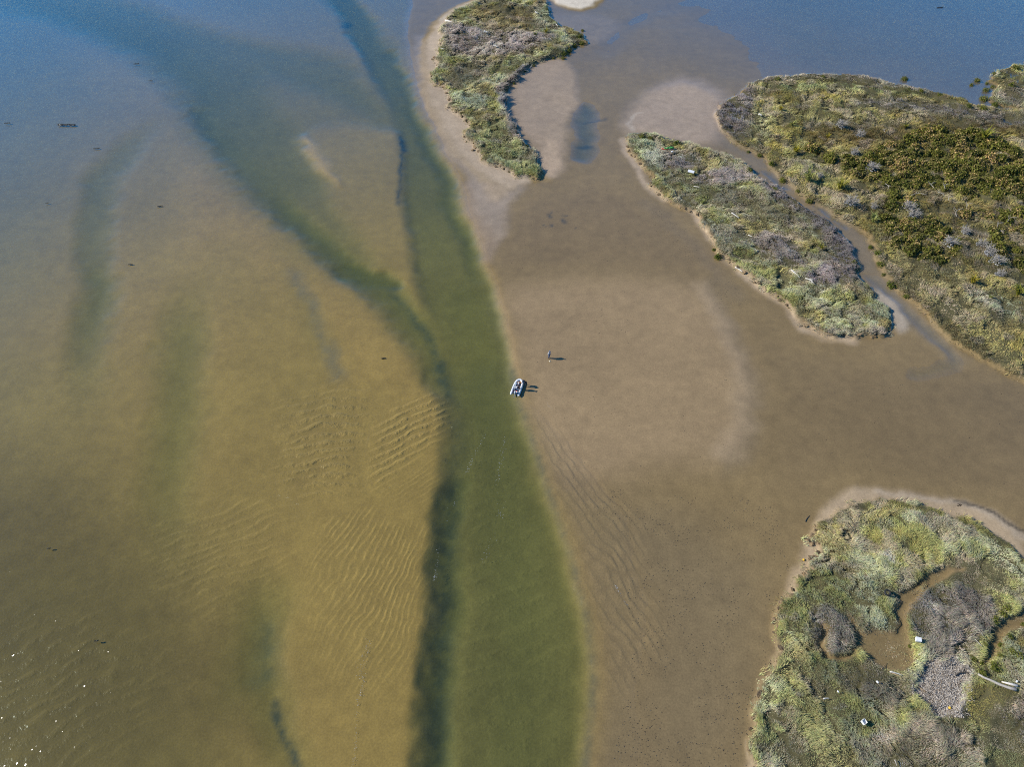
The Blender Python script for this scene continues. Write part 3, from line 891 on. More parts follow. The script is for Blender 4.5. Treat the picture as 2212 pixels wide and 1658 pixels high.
        zone(ZB((2080, 460), (2230, 450), (2230, 560), (2060, 545)), 5, (.30, .26, .20), .4, .8)
    else:
        zone(ZE((1742, 500), (1640, 390), (1500, 310), (1330, 240), (1160, 195), (980, 160), (830, 155), (700, 210), (620, 280)), .8, (.17, .155, .05), .2, .95, .7, None, .4)
        zone(ZE((800, 230), (870, 200), (930, 175), (925, 195), (830, 235)), .5, (.60, .52, .42), .05, .9, None, .15)
        zone(ZE((780, 300), (1000, 300), (1160, 400), (1150, 520), (1000, 500), (850, 440)), 2, (.28, .24, .07), .6, .6)
        zone(ZE((830, 460), (930, 480), (1010, 520), (940, 520)), .8, STRAW, .2, .5)
        zone(ZE((1170, 560), (1350, 510), (1600, 520), (1700, 640), (1500, 620), (1300, 600)), 1.5, (.25, .205, .10), .15, .8, None, .7)
        zone(ZE((1060, 700), (1230, 620), (1520, 620), (1580, 720), (1520, 860), (1500, 960), (1320, 1090), (1130, 1000), (1050, 850)), 1.6, (.21, .18, .15), .75, .9)
        zone(ZE((1330, 720), (1370, 740), (1400, 840), (1380, 850)), .6, STRAW, .15, .7)
        zone(ZE((540, 780), (700, 740), (790, 850), (770, 1030), (620, 1060), (540, 950)), 1.2, (.24, .21, .18), .75, .85)
        zone(ZE((560, 830), (690, 840), (680, 880), (600, 880)), .7, STRAW, .2, .7)
        zone(ZE((840, 990), (880, 950), (940, 960), (960, 1030), (900, 1070), (850, 1040)), .5, (.25, .22, .18), .7, .9)
        zone(ZE((720, 1100), (950, 1090), (1080, 1180), (1060, 1330), (900, 1300), (700, 1200)), 2, (.205, .175, .13), .7, .85)
        zone(ZE((980, 1480), (1150, 1370), (1400, 1400), (1490, 1500), (1470, 1750), (960, 1750)), 2, (.20, .175, .12), .75, .85)
        zone(ZE((1000, 1620), (1120, 1620), (1080, 1700), (980, 1700)), .8, STRAW, .2, .7)
        zone(ZE((860, 1400), (1000, 1400), (1010, 1480), (880, 1520), (820, 1560)), 1.0, STRAW, .25, .5)
        zone(MAT4, 1.2, MAT, .10, .9, None, .9)
        zone(ZE((1420, 1420), (1550, 1420), (1742, 1560), (1742, 1700), (1540, 1700)), 2.5, (.30, .31, .15), .2, .8)
        zone(ZE((1640, 1230), (1760, 1220), (1760, 1420), (1680, 1500), (1640, 1400)), 1.2, (.20, .175, .15), .6, .9)
        zone(CHIPS, .8, (.50, .44, .38), .05, 1.0, None, .25, .2)
        zone(ZE((260, 1120), (420, 980), (500, 1050), (700, 1250), (800, 1500), (700, 1700), (200, 1700)), 4, (.30, .31, .14), .6, .5)
        for mp in MUD:
            w = poly_w(x, y, mp, .8)
            h[:] = h + (.14 - h) * w
            c[:] = c + (np.array((.24, .19, .09)) - c) * (w * .7)[:, None]
        for q, r in (((650, 860), 60), ((700, 960), 55), ((950, 500), 60), ((1180, 760), 50), ((640, 1330), 45), ((680, 1310), 40), ((900, 1470), 70), ((1330, 960), 45), ((1600, 1330), 50), ((1050, 1660), 70), ((420, 1240), 40), ((1250, 700), 60)):
            zone(ZE((q[0] - r, q[1] - r * .3), (q[0], q[1] - r * .6), (q[0] + r, q[1] + r * .2), (q[0] + r * .2, q[1] + r * .5)), 1.0, (.58, .50, .41), .22, .75)
    # clumps: tall and short patches, thin between them
    clump = fbm(x, y, 1.9, 131, 3)
    h *= .62 * (.40 + 1.2 * sstep(.28, .72, clump))
    keep *= .55 + .5 * sstep(.33, .46, clump)
    crack = sstep(.012, .035, np.abs(fbm(x, y, 4.5, 137, 3) - .5))
    keep *= .3 + .7 * crack
    h *= .5 + .5 * crack
    g = sstep(.50, .62, fbm(x, y, 2.4, 125, 3)) * .55          # dead stems through everything
    c += (np.array((.36, .29, .22)) - c) * g[:, None]
    c *= (.60 + .95 * fine)[:, None]
    c *= 1.32
    lum = c.mean(1, keepdims=True)
    c = np.clip(lum + (c - lum) * 1.0, .01, 1)
    c *= (.85 + .3 * big)[:, None]
    a = 2 * math.pi * (fbm(x, y, 7, 141, 2) * 1.5) + 1.2 * (fbm(x, y, 1.6, 143, 2) - .5) * math.pi
    return c, h, a, keep, flat


LABELS = {'top': 'wind-swept green and grey marsh grass covering the crescent-shaped upper island',
          'middle': 'pale green and purple-grey marsh grass on the leaf-shaped middle island',
          'large': 'mixed olive, straw and grey rushes covering the large scrubby right-hand island',
          'corner': 'green marsh grass on the islet in the top right corner',
          'near': 'long matted green and brown grass on the near bottom-right island'}
# (density, blade length factor, blade width)
for k, poly in ISLG.items():
    lo, hi = poly.min(0), poly.max(0)
    hi[0] = min(hi[0], 142)
    lo[1] = max(lo[1], 16)
    hi[1] = min(hi[1], 226)
    dmin = depth_of(0, max(lo[1], 22))
    dens0 = {'near': 150, 'middle': 95, 'top': 80, 'large': 56, 'corner': 40}[k]
    n = int(dens0 * (hi[0] - lo[0]) * (hi[1] - lo[1]))
    x, y = RNG.uniform(lo[0], hi[0], n), RNG.uniform(lo[1], hi[1], n)
    d = depth_of(x, y)
    m = (np.abs(x) < .68 * d + 2)                      # the place the photograph can see, and a little more
    x, y, d = x[m], y[m], d[m]
    sd = sd_poly(x, y, poly, 3) + edge_noise(x, y)
    m = (sd < -.05) | ((sd < .7) & (RNG.random(len(x)) < .12))
    x, y, d = x[m], y[m], d[m]
    if k == 'near':
        bare = np.zeros(len(x))
        for mp in MUD:
            bare = np.maximum(bare, poly_w(x, y, mp, .5))
        m = RNG.random(len(x)) > bare * .80
        x, y, d = x[m], y[m], d[m]
    c, h, a, keep, flat = vegetation(k, x, y)
    m = RNG.random(len(x)) < keep
    x, y, d, c, h, a, flat = x[m], y[m], d[m], c[m], h[m], a[m], flat[m]
    n = len(x)
    z = height(x, y) - .03
    a = a + RNG.normal(0, .55, n)
    hh = h * RNG.uniform(.65, 1.2, n)
    lean = hh * RNG.uniform(.5, 1.5, n) + flat * .12 + .05
    w = RNG.uniform(.03, .07, n) * (d / 95.0) ** .8
    c = np.clip(c * RNG.uniform(.68, 1.35, n)[:, None] * RNG.normal(1, .06, (n, 3)), .01, .8)
    dx, dy = np.cos(a), np.sin(a)
    pa = a + math.pi / 2 + RNG.normal(0, .35, n)
    px, py = np.cos(pa) * w * .5, np.sin(pa) * w * .5
    V = np.empty((n, 5, 3), np.float32)
    V[:, 0] = np.stack([x - px, y - py, z], 1)
    V[:, 1] = np.stack([x + px, y + py, z], 1)
    mx_, my_, mz_ = x + dx * lean * .35, y + dy * lean * .35, z + hh * .72
    V[:, 2] = np.stack([mx_ + px * .9, my_ + py * .9, mz_], 1)
    V[:, 3] = np.stack([mx_ - px * .9, my_ - py * .9, mz_], 1)
    V[:, 4] = np.stack([x + dx * lean, y + dy * lean, z + hh * RNG.uniform(.75, 1.0, n)], 1)
    b = (np.arange(n) * 5)[:, None]
    F = np.concatenate([b + 0, b + 1, b + 2, b + 3, b + 3, b + 2, b + 4], 1)
    me = raw_mesh('marsh_grass', V.reshape(-1, 3), F.ravel(), np.tile([4, 3], n))
    col_attr(me, 'tone', np.repeat(c, 5, 0))
    tag(link('marsh_grass', me, GRASS_MAT), LABELS[k], 'grass', None, 'stuff')


# ------------------------------------------------------------------ shrubs
def on_ground(q, lift=0.0):
    """point on the bed seen at picture place q"""
    z = 0.0
    for _ in range(6):
        p = gp(q[0], q[1], z)
        z = float(height(p[0], p[1])[0])
    return Vector((p[0], p[1], z + lift))


def px_m(p, px):
    """length in metres of px picture units (2212 wide) at p"""
    return px * depth_of(p.x, p.y) / FOC


def leaf_cloud(name, n, rx, ry, rz, leaf, base_col, alt_col, alt, seed, lobes=6, shell=.55):
    """a crown: leaf-sized faces spread over several overlapping lobes"""
    r = np.random.default_rng(seed)
    lc = r.normal(0, 1, (lobes, 3))
    lc /= np.linalg.norm(lc, axis=1)[:, None]
    lc[:, 2] = np.abs(lc[:, 2]) * .8
    lc *= r.uniform(.25, .6, (lobes, 1))
    lr = r.uniform(.32, .58, lobes)
    k = r.integers(0, lobes, n)
    d = r.normal(0, 1, (n, 3))
    d /= np.linalg.norm(d, axis=1)[:, None]
    p = lc[k] + d * (lr[k] * r.uniform(shell, 1.0, n) ** .5)[:, None]
    p[:, 2] = np.abs(p[:, 2])
    p *= np.array((rx, ry, rz))
    up = d * .8 + r.normal(0, .45, (n, 3)) + np.array((0, 0, .35))
    up /= np.linalg.norm(up, axis=1)[:, None]
    t = np.cross(up, r.normal(0, 1, (n, 3)))
    t /= np.linalg.norm(t, axis=1)[:, None]
    b = np.cross(up, t)
    s = leaf * r.uniform(.6, 1.4, n)[:, None]
    V = np.stack([p - t * s * .5, p - b * s * .35 + up * s * .15, p + t * s * .5, p + b * s * .35 + up * s * .15], 1)
    F = np.arange(n * 4)
    me = raw_mesh(name, V.reshape(-1, 3), F, np.full(n, 4))
    cc = np.where((r.random(n) < alt)[:, None], np.array(alt_col), np.array(base_col)) * r.uniform(.65, 1.4, (n, 1))
    cc = cc * (1 + .25 * (r.random(lobes)[k] - .5))[:, None]
    col_attr(me, 'tone', np.repeat(np.clip(cc, .005, .8), 4, 0))
    return me


def tube_mesh(name, chains, sides=6):
    """several bent tapering rods: chains of (point, radius)"""
    V, F, S = [], [], []
    for ch in chains:
        pts = [Vector(p) for p, r in ch]
        base = len(V)
        for i, (p, r) in enumerate(ch):
            t = (pts[min(i + 1, len(pts) - 1)] - pts[max(i - 1, 0)]).normalized()
            u = t.cross(Vector((.31, .42, .85))).normalized()
            w = t.cross(u)
            for s in range(sides):
                a = 2 * math.pi * s / sides
                V.append(pts[i] + (u * math.cos(a) + w * math.sin(a)) * r)
        for i in range(len(ch) - 1):
            for s in range(sides):
                a, b = base + i * sides + s, base + i * sides + (s + 1) % sides
                F += [a, b, b + sides, a + sides]
                S.append(4)
        F += [base + s for s in range(sides)][::-1]
        S.append(sides)
        F += [base + (len(ch) - 1) * sides + s for s in range(sides)]
        S.append(sides)
    return raw_mesh(name, [tuple(v) for v in V], F, S, True)


SHRUB_MAT = leaf_material('shrub_leaves', 'tone', .2, .5, .18)
GORSE_MAT = leaf_material('gorse_leaves', 'tone', .12, .65, .35)
BARK = plain('bark', (.11, .08, .055), .85, .3, 14)
GREYWOOD = plain('bleached_wood', (.40, .36, .31), .8, .3, 10)
PALEWOOD = plain('pale_driftwood', (.62, .58, .52), .8, .2, 9)
TANWOOD = plain('tan_driftwood', (.36, .25, .14), .85, .25, 9)
DARKWOOD = plain('dark_driftwood', (.07, .06, .05), .8, .3, 9)


def stems(seed, h):
    r = random.Random(seed)
    out = []
    for i in range(5):
        a = r.uniform(0, 6.28)
        q = r.uniform(.15, .45)
        out.append([((0, 0, -.1), .035), ((math.cos(a) * q * .4, math.sin(a) * q * .4, h * .3), .03), ((math.cos(a) * q, math.sin(a) * q, h * .7), .014)])
    return out


CROWN = [leaf_cloud('foliage', 420, .5, .5, .55, .085, (.115, .140, .018), (.185, .185, .03), .35, 200 + i, 7) for i in range(4)]
STEM = [tube_mesh('stem', stems(300 + i, .5)) for i in range(4)]


def ordinal(i):
    return ['first', 'second', 'third', 'fourth', 'fifth', 'sixth', 'seventh', 'eighth', 'ninth', 'tenth', 'eleventh', 'twelfth', 'thirteenth',
            'fourteenth', 'fifteenth', 'sixteenth', 'seventeenth', 'eighteenth', 'nineteenth', 'twentieth'][i]


def shrub(q, width, label, i, group):
    p = on_ground(q)
    s = max(px_m(p, width), .5)
    e = link('green_shrub', None, None, None, p, (0, 0, i * 1.7), (s, s * .9, s * .85))
    tag(e, label, 'shrub', group)
    link('foliage', CROWN[i % 4], SHRUB_MAT, e)
    link('stem', STEM[i % 4], BARK, e)


def sites(zoom, lst, phrase, group):
    kk = zoom.k / 1.8047
    for i, (a, b, w) in enumerate(lst):
        shrub(zoom((a, b + w * .25))[0], w * kk * 1.15, phrase.format(ordinal(i)), i, group)


sites(ZA, [(1768, 252, 50), (1785, 298, 62), (1740, 305, 52), (1695, 330, 60), (1655, 355, 62)],
      'yellow-green shrub on the right tip of the crescent island, {} from its top', 'shrubs on the tip of the crescent island')
sites(ZA, [(1580, 406, 34), (1440, 463, 34), (1378, 508, 24), (1297, 594, 28)],
      'small shrub on the inner edge of the crescent island, {} from its tip', 'shrubs along the inner edge of the crescent island')
for q, w, t in (((1650, 412), 42, 'lone round shrub on mud below the right tip of the crescent island'), ((1790, 213), 34, 'lone small shrub on the mud above the pointed tip of the crescent island'),
                ((1655, 188), 26, 'tiny shrub on the upper right shore of the crescent island'), ((1393, 1043), 40, 'low shrub at the inner foot of the crescent island near its lower end'),
                ((1532, 62), 28, 'dark shrub on the crescent island near the white sand')):
    shrub(ZA((q[0], q[1] + w * .2))[0], w * ZA.k / 1.8047 * 1.15, t, 1, 'single shrubs around the crescent island')
sites(ZC, [(205, 104, 55), (248, 113, 50), (395, 140, 62), (645, 200, 48), (770, 277, 42), (820, 339, 28), (856, 356, 28), (905, 380, 36)],
      'green shrub on the upper edge of the leaf-shaped island, {} from left', 'shrubs on the upper edge of the middle island')
for q, w, t in (((585, 703), 28, 'small bright shrub just above a larger one beside the leaf-shaped island'),
                ((608, 738), 56, 'bright round shrub standing on the sandy lower edge of the leaf-shaped island'),
                ((1322, 768), 46, 'bright shrub with a dark shadow at the creek end of the leaf-shaped island')):
    shrub(ZC((q[0], q[1] + w * .2))[0], w * ZC.k / 1.8047 * 1.15, t, 2, 'single shrubs around the middle island')
sites(ZC, [(765, 187, 24), (825, 196, 38), (890, 247, 46), (945, 323, 52), (1025, 387, 32), (1085, 429, 52), (1408, 686, 38), (1440, 714, 56), (1460, 769, 54), (1472, 830, 32), (1518, 877, 70), (1588, 943, 44)],
      'bright green shrub on the scrub side of the narrow creek, {} from its upper end', 'shrubs along the far bank of the creek')
sites(ZB, [(1585, 406, 44), (1965, 413, 44), (1938, 441, 30), (2015, 433, 24), (2048, 449, 34), (2010, 463, 46)],
      'dark shrub standing in the blue water at top right, {} from the left', 'shrubs standing in the top right water')
sites(ZB, [(920, 409, 44), (1155, 396, 38), (1610, 463, 28), (1670, 471, 36), (1770, 491, 34), (1878, 513, 50), (1925, 551, 44), (1990, 559, 54), (2000, 509, 54)],
      'green shrub on the upper rim of the large scrubby island, {} from left', 'shrubs on the upper rim of the large island')
sites(ZB, [(2055, 381, 32), (2165, 346, 50), (2150, 441, 56), (2055, 541, 50)],
      'green shrub on the top right corner islet, {} clockwise from its left end', 'shrubs on the corner islet')
sites(ZE, [(1650, 745, 62), (1620, 775, 62), (1585, 815, 66), (1518, 952, 46), (1512, 1005, 52), (1450, 1030, 58), (1505, 1060, 54), (1500, 1108, 58)],
      'yellow-green shrub left of the muddy gully on the near island, {} from top', 'shrubs left of the gully')
sites(ZE, [(1735, 845, 34), (1660, 906, 50), (1610, 960, 42), (1670, 985, 68), (1715, 1012, 66), (1605, 1016, 48), (1580, 1074, 76)],
      'yellow-green shrub right of the muddy gully on the near island, {} from top', 'shrubs right of the gully')
shrub(ZE((1092, 975))[0], 26 * ZE.k / 1.8047 * 1.2, 'little green shrub beside the white box on the near island', 3, None)

# gorse thicket on the large island
GORSE = [leaf_cloud('gorse_bush', 800, 1.0, 1.0, .72, .17, (.125, .130, .020), (.36, .27, .10), (.10, .40, .16, .55, .05, .28)[i], 400 + i, 11, .3) for i in range(6)]
GPOLY = [ZB((1380, 830), (1550, 750), (1700, 690), (1900, 705), (2050, 740), (2130, 800), (2300, 880), (2300, 1060), (2000, 1060), (1750, 1010), (1500, 1010), (1300, 930), (1150, 850), (1060, 830), (1100, 780), (1250, 850)),
         ZB((1460, 1150), (1700, 1180), (1900, 1290), (1800, 1400), (1520, 1330)),
         ZB((1980, 1240), (2300, 1190), (2300, 1460), (2110, 1400)), ZB((1850, 1130), (2300, 1110), (2300, 1170), (1950, 1180)),
         ZB((1430, 1050), (1620, 1040), (1640, 1120), (1480, 1110))]
GLAB = ['dark green and brown gorse bush in the thick scrub on the large island', 'gorse bush in the scrub just above the creek bend',
        'gorse bush at the right edge of the picture below the main thicket', 'gorse bush on the sparse slope right under the main thicket', 'gorse bush in the small clump between creek and main thicket']
GGRP = ['gorse thicket at the heart of the large island', 'gorse above the creek bend', 'gorse by the right edge', 'gorse on the sparse slope', 'gorse in the small clump']
gi = 0
placed = []
for gnum, gpz in enumerate(GPOLY):
    gpoly = ground(gpz)
    lo, hi = gpoly.min(0), gpoly.max(0)
    tries = int((hi[0] - lo[0]) * (hi[1] - lo[1]) * 2.2)
    qx, qy = RNG.uniform(lo[0], hi[0], tries), RNG.uniform(lo[1], hi[1], tries)
    ins = sd_poly(qx, qy, gpoly, 3) < 0
    ins &= np.abs(qx) < .665 * depth_of(qx, qy)
    for a, b in zip(qx[ins], qy[ins]):
        if gi >= 290:
            break
        if any((a - c) ** 2 + (b - d) ** 2 < 1.5 ** 2 for c, d in placed):
            continue
        placed.append((a, b))
        s = RNG.uniform(.9, 2.3)
        o = link('gorse_bush', GORSE[int(RNG.integers(0, 6))], GORSE_MAT, None, (a, b, float(height(a, b)[0]) - .1), (0, 0, RNG.uniform(0, 6.28)), (s * RNG.uniform(.8, 1.2), s, s * RNG.uniform(1.0, 1.6)))
        tag(o, GLAB[gnum], 'bush', GGRP[gnum])
        gi += 1


# grey leafless shrubs
def twig_chains(seed, n=26, r=.5, h=.6):
    q = random.Random(seed)
    out = []
    for i in range(n):
        a = q.uniform(0, 6.28)
        e = q.uniform(.35, 1.0)
        m = Vector((math.cos(a) * r * .45 * e, math.sin(a) * r * .45 * e, h * q.uniform(.35, .6)))
        t = Vector((math.cos(a + q.uniform(-.5, .5)) * r * e, math.sin(a + q.uniform(-.5, .5)) * r * e, h * q.uniform(.5, 1.0)))
        out.append([((0, 0, -.05), .022), (m, .016), (t, .006)])
        for j in range(3):
            t2 = m.lerp(t, q.uniform(.2, .8))
            out.append([(t2, .012), (t2 + Vector((q.uniform(-.2, .2), q.uniform(-.2, .2), q.uniform(.02, .2))), .005)])
    return out


TWIGS = [tube_mesh('twigs', twig_chains(500 + i), 4) for i in range(3)]
DEADLEAF = [leaf_cloud('grey_foliage', 260, .5, .5, .5, .075, (.36, .36, .37), (.25, .25, .26), .4, 520 + i, 6) for i in range(3)]
GREYLEAF_MAT = leaf_material('grey_leaves', 'tone', .1, .7, .12)
for i, (a, b, w) in enumerate([(1350, 710, 46), (1320, 800, 50), (1412, 880, 66), (1300, 1062, 70), (1420, 1086, 42), (1600, 1085, 70), (1628, 1128, 66), (1900, 1215, 56), (1815, 1272, 76), (1985, 1282, 52),
                               (2025, 1320, 72), (2065, 1368, 72), (2082, 1440, 50), (1140, 925, 36), (1250, 655, 60)]):
    p = on_ground(ZB((a, b + w * .25))[0])
    s = px_m(p, w * ZB.k / 1.8047) * 1.2
    e = tag(link('grey_shrub', None, None, None, p + Vector((0, 0, .25)), (0, 0, i * 2.1), (s, s, s * .9)),
            'pale grey leafless shrub in the large island scrub, {} from upper left'.format(ordinal(i)), 'shrub', 'grey shrubs in the scrub')
    link('twigs', TWIGS[i % 3], GREYWOOD, e)
    link('grey_foliage', DEADLEAF[i % 3], GREYLEAF_MAT, e)


# flax: fans of long sword leaves
def flax_mesh(seed, col):
    r = random.Random(seed)
    V, F, S, C = [], [], [], []
    for i in range(46):
        a = r.uniform(0, 6.28)
        ln = r.uniform(.55, 1.0)
        out = r.uniform(.25, .75)
        d = Vector((math.cos(a), math.sin(a), 0))
        s = Vector((-d.y, d.x, 0)) * r.uniform(.025, .045)
        b = len(V)
        p0, p1, p2 = d * .05, d * out * .45 * ln + Vector((0, 0, .62 * ln)), d * out * ln + Vector((0, 0, r.uniform(.55, .95) * ln))
        V += [p0 - s * .7, p0 + s * .7, p1 - s, p1 + s, p2]
        F += [b, b + 1, b + 3, b + 2, b + 2, b + 3, b + 4]
        S += [4, 3]
        k = r.uniform(.7, 1.35)
        C += [tuple(c * k for c in col)] * 5
    me = raw_mesh('flax_plant', [tuple(v) for v in V], F, S)
    col_attr(me, 'tone', np.array(C))
    return me


FLAX = [flax_mesh(600, (.26, .25, .035)), flax_mesh(601, (.22, .24, .07)), flax_mesh(602, (.33, .27, .03))]
for i, (zm, a, b, w, t) in enumerate([
        (ZC, 1147, 692, 60, 'yellow-green flax clump standing alone on the leaf-shaped island'), (ZB, 990, 650, 70, 'yellow-green flax clump left of centre on the large scrubby island'),
        (ZB, 932, 570, 50, 'small yellow flax clump near the upper left of the large island'), (ZB, 1995, 712, 120, 'wide yellow-green flax clump on top of the gorse thicket at right'),
        (ZB, 1075, 925, 130, 'large pale flax clump above the creek, left of the gorse thicket'), (ZB, 1010, 790, 90, 'pale upright flax clump at the left end of the gorse thicket'),
        (ZB, 1240, 970, 110, 'pale flax clump below the gorse thicket near the creek'), (ZB, 1415, 1150, 100, 'pale flax clump beside the creek bend among brown scrub'),
        (ZB, 1938, 1470, 90, 'yellow flowering flax clump on the lower part of the large island'), (ZB, 2175, 1530, 110, 'green flax clump at the right edge of the picture'),
        (ZB, 2030, 1556, 50, 'small flax clump left of the one at the right edge'), (ZB, 1820, 1205, 44, 'bright yellow flax tuft amid grey shrubs on the large island'),
        (ZA, 1525, 222, 70, 'yellow-green flax clump on the right half of the crescent island'), (ZA, 1450, 245, 50, 'smaller flax clump left of another on the crescent island'),
        (ZB, 1180, 715, 50, 'olive flax clump in the middle of the large island'), (ZB, 1590, 660, 50, 'flax clump above the thicket on the large island'),
        (ZB, 520, 1062, 44, 'small yellow flax tuft on the leaf-shaped island near its lower shore')]):
    p = on_ground(zm((a, b + w * .2))[0])
    s = px_m(p, w * zm.k / 1.8047) * .75
    tag(link('flax_plant', FLAX[i % 3], SHRUB_MAT, None, p, (0, 0, i * 1.3), (s, s, s * .9)), t, 'flax', 'flax clumps')


# ------------------------------------------------------------------ driftwood, branches, stranded things
def log_between(name, zm, a, b, r, mat, label, cat, group=None, lift=.12, bend=.04, fork=False, taper=.5):
    pa, pb = on_ground(zm(a)[0], lift), on_ground(zm(b)[0], lift)
    mid = (pa + pb) / 2
    pa, pb = pa - mid, pb - mid
    ln = (pb - pa).length
    side = Vector((-(pb - pa).y, (pb - pa).x, 0)).normalized()
    ch = []
    rr = random.Random(int(a[0] * 7 + a[1]))
    for i in range(7):
        t = i / 6
        p = pa.lerp(pb, t) + side * ln * bend * math.sin(t * math.pi) * (1.5 if fork else 1) + Vector((rr.uniform(-1, 1), rr.uniform(-1, 1), rr.uniform(-.5, .8))) * ln * .012
        ch.append((p, r * (1 - taper * t) * rr.uniform(.88, 1.1)))
    chains = [ch]
    if fork:
        for t0, sgn in ((3, 1), (4, -1), (2, 1)):
            q = ch[t0][0]
            chains.append([(q, r * .6), (q + side * ln * .16 * sgn + (pb - pa) * .10 + Vector((0, 0, .08)), r * .4), (q + side * ln * .26 * sgn + (pb - pa) * .24 + Vector((0, 0, .15)), r * .2)])
    o = link(name, tube_mesh(name, chains, 7), mat, None, mid)
    return tag(o, label, cat, group)


D = log_between
big = D('driftwood_log', ZE, (1690, 1225), (1476, 1136), .21, GREYWOOD, 'big weathered white split log lying across the grass on the near island', 'log', None, .3, .06, False, .45)
pa, pb = on_ground(ZE((1698, 1205))[0], .32), on_ground(ZE((1610, 1180))[0], .22)
o = link('split_branch', tube_mesh('split_branch', [[(pa - big.location, .17), ((pa + pb) / 2 - big.location, .15), (pb - big.location, .07)]], 7), PALEWOOD, big)
D('driftwood_log', ZE, (980, 1122), (1205, 1243), .10, TANWOOD, 'long thin tan pole pointing into the pale debris patch on the near island', 'log', None, .1, .02)
D('driftwood_log', ZE, (978, 1124), (1050, 1145), .09, PALEWOOD, 'short white stick on the end of the long tan pole', 'log', None, .26)
D('driftwood_branch', ZE, (1348, 1143), (1448, 1135), .09, DARKWOOD, 'dark forked branch beside the big white log', 'branch', None, .2, .10, True)
D('driftwood_log', ZE, (1455, 870), (1502, 925), .06, GREYWOOD, 'thin grey pole in the rushes above the muddy gully', 'log', None, .5)
D('driftwood_log', ZE, (1455, 945), (1492, 985), .05, GREYWOOD, 'short grey stick below the thin pole by the muddy gully', 'log', None, .5)
D('driftwood_log', ZE, (1262, 1330), (1350, 1300), .05, GREYWOOD, 'grey stick across the lower end of the pale debris patch', 'log', None, .1)
D('driftwood_log', ZE, (1140, 1028), (1168, 1016), .07, PALEWOOD, 'short white stick at the upper tip of the pale debris patch', 'log', None, .25)
D('driftwood_log', ZE, (935, 1105), (965, 1072), .04, TANWOOD, 'small tan stick lying on the bare mud of the near island', 'log', None, .05)
D('driftwood_log', ZE, (600, 1281), (632, 1278), .09, PALEWOOD, 'small white plank in the grass left of centre on the near island', 'log', None, .5)
D('driftwood_log', ZE, (1000, 1625), (1012, 1660), .06, GREYWOOD, 'grey stick at the bottom edge of the picture on the near island', 'log', None, .5)
D('driftwood_log', ZC, (673, 524), (712, 552), .11, PALEWOOD, 'white pole in the grass at the middle of the leaf-shaped island', 'log', None, .55)
D('driftwood_log', ZC, (695, 802), (732, 826), .14, PALEWOOD, 'white log on the sandy lower shore of the leaf-shaped island', 'log', None, .2)
D('driftwood_log', ZC, (985, 822), (1028, 862), .10, PALEWOOD, 'white pole in the lower right grass of the leaf-shaped island', 'log', None, .5)
D('driftwood_branch', ZC, (1060, 868), (1102, 892), .10, PALEWOOD, 'bleached branch heap near the lower right of the leaf-shaped island', 'branch', None, .5, .1, True)
D('driftwood_log', ZC, (760, 640), (782, 650), .08, PALEWOOD, 'short pale stick in the lower grass of the leaf-shaped island', 'log', None, .5)
D('driftwood_log', ZC, (475, 384), (505, 388), .09, PALEWOOD, 'short pale stick left of centre on the leaf-shaped island', 'log', None, .5)
D('driftwood_log', ZA, (805, 152), (862, 166), .30, PALEWOOD, 'thick white log at the upper left shore of the crescent island', 'log', None, .15)
D('driftwood_log', ZA, (768, 356), (794, 360), .22, PALEWOOD, 'short white log on the left shore of the crescent island', 'log', None, .3)
D('driftwood_log', ZA, (1082, 240), (1108, 248), .24, PALEWOOD, 'white plank in the grey rushes of the crescent island', 'log', None, .6)
D('driftwood_log', ZA, (1150, 342), (1180, 352), .16, PALEWOOD, 'pale stick at the centre of the crescent island', 'log', None, .6)
D('driftwood_log', ZA, (1448, 98), (1466, 108), .22, PALEWOOD, 'white stick in the upper right grass of the crescent island', 'log', None, .5)
D('driftwood_log', ZA, (1594, 172), (1610, 190), .15, PALEWOOD, 'white stick on the upper right shore of the crescent island', 'log', None, .15)
D('driftwood_log', ZB, (815, 612), (832, 618), .22, PALEWOOD, 'white log in the grass near the left end of the large island', 'log', None, .6)
D('driftwood_log', Zoom(2892, 1920, 3392, 2182), (1078, 505), (1150, 405), .07, DARKWOOD, 'dark stick on the sand off the upper left shore of the near island', 'log', None, .05)
for i, (a, b, c, d) in enumerate([(480, 735, 520, 800), (1078, 790, 1085, 710), (1215, 800, 1260, 730), (1130, 840, 1210, 890), (1255, 940, 1310, 890), (1350, 1140, 1440, 1030), (1480, 1040, 1550, 970),
                                  (1980, 1200, 2100, 1150), (1850, 1270, 1930, 1210), (1850, 1300, 1935, 1355), (475, 95, 490, 55), (800, 880, 990, 870), (190, 110, 215, 50)]):
    D('dead_branch', ZN, (a, b), (c, d), .045, GREYWOOD, 'bare pale branch poking out of the scrub of the large island, {} from upper left'.format(ordinal(i)), 'branch',
      'bare branches in the scrub', 1.0, .12, True)


# ------------------------------------------------------------------ clods of turf fallen from the eroded banks
def clod_mesh(seed):
    bm = bmesh.new()
    bmesh.ops.create_icosphere(bm, subdivisions=2, radius=.5)
    r = random.Random(seed)
    for v in bm.verts:
        v.co *= r.uniform(.6, 1.25)
    o = (r.uniform(0, 50), r.uniform(0, 50))
    for v in bm.verts:
        n = float(vnoise(np.array([v.co.x * 2.3 + o[0]]), np.array([v.co.y * 2.3 + v.co.z * 1.7 + o[1]]), seed)[0])
        v.co *= .7 + .7 * n
        v.co.z *= .62
    me = bpy.data.meshes.new('turf_clod')
    bm.to_mesh(me)
    bm.free()
    return me


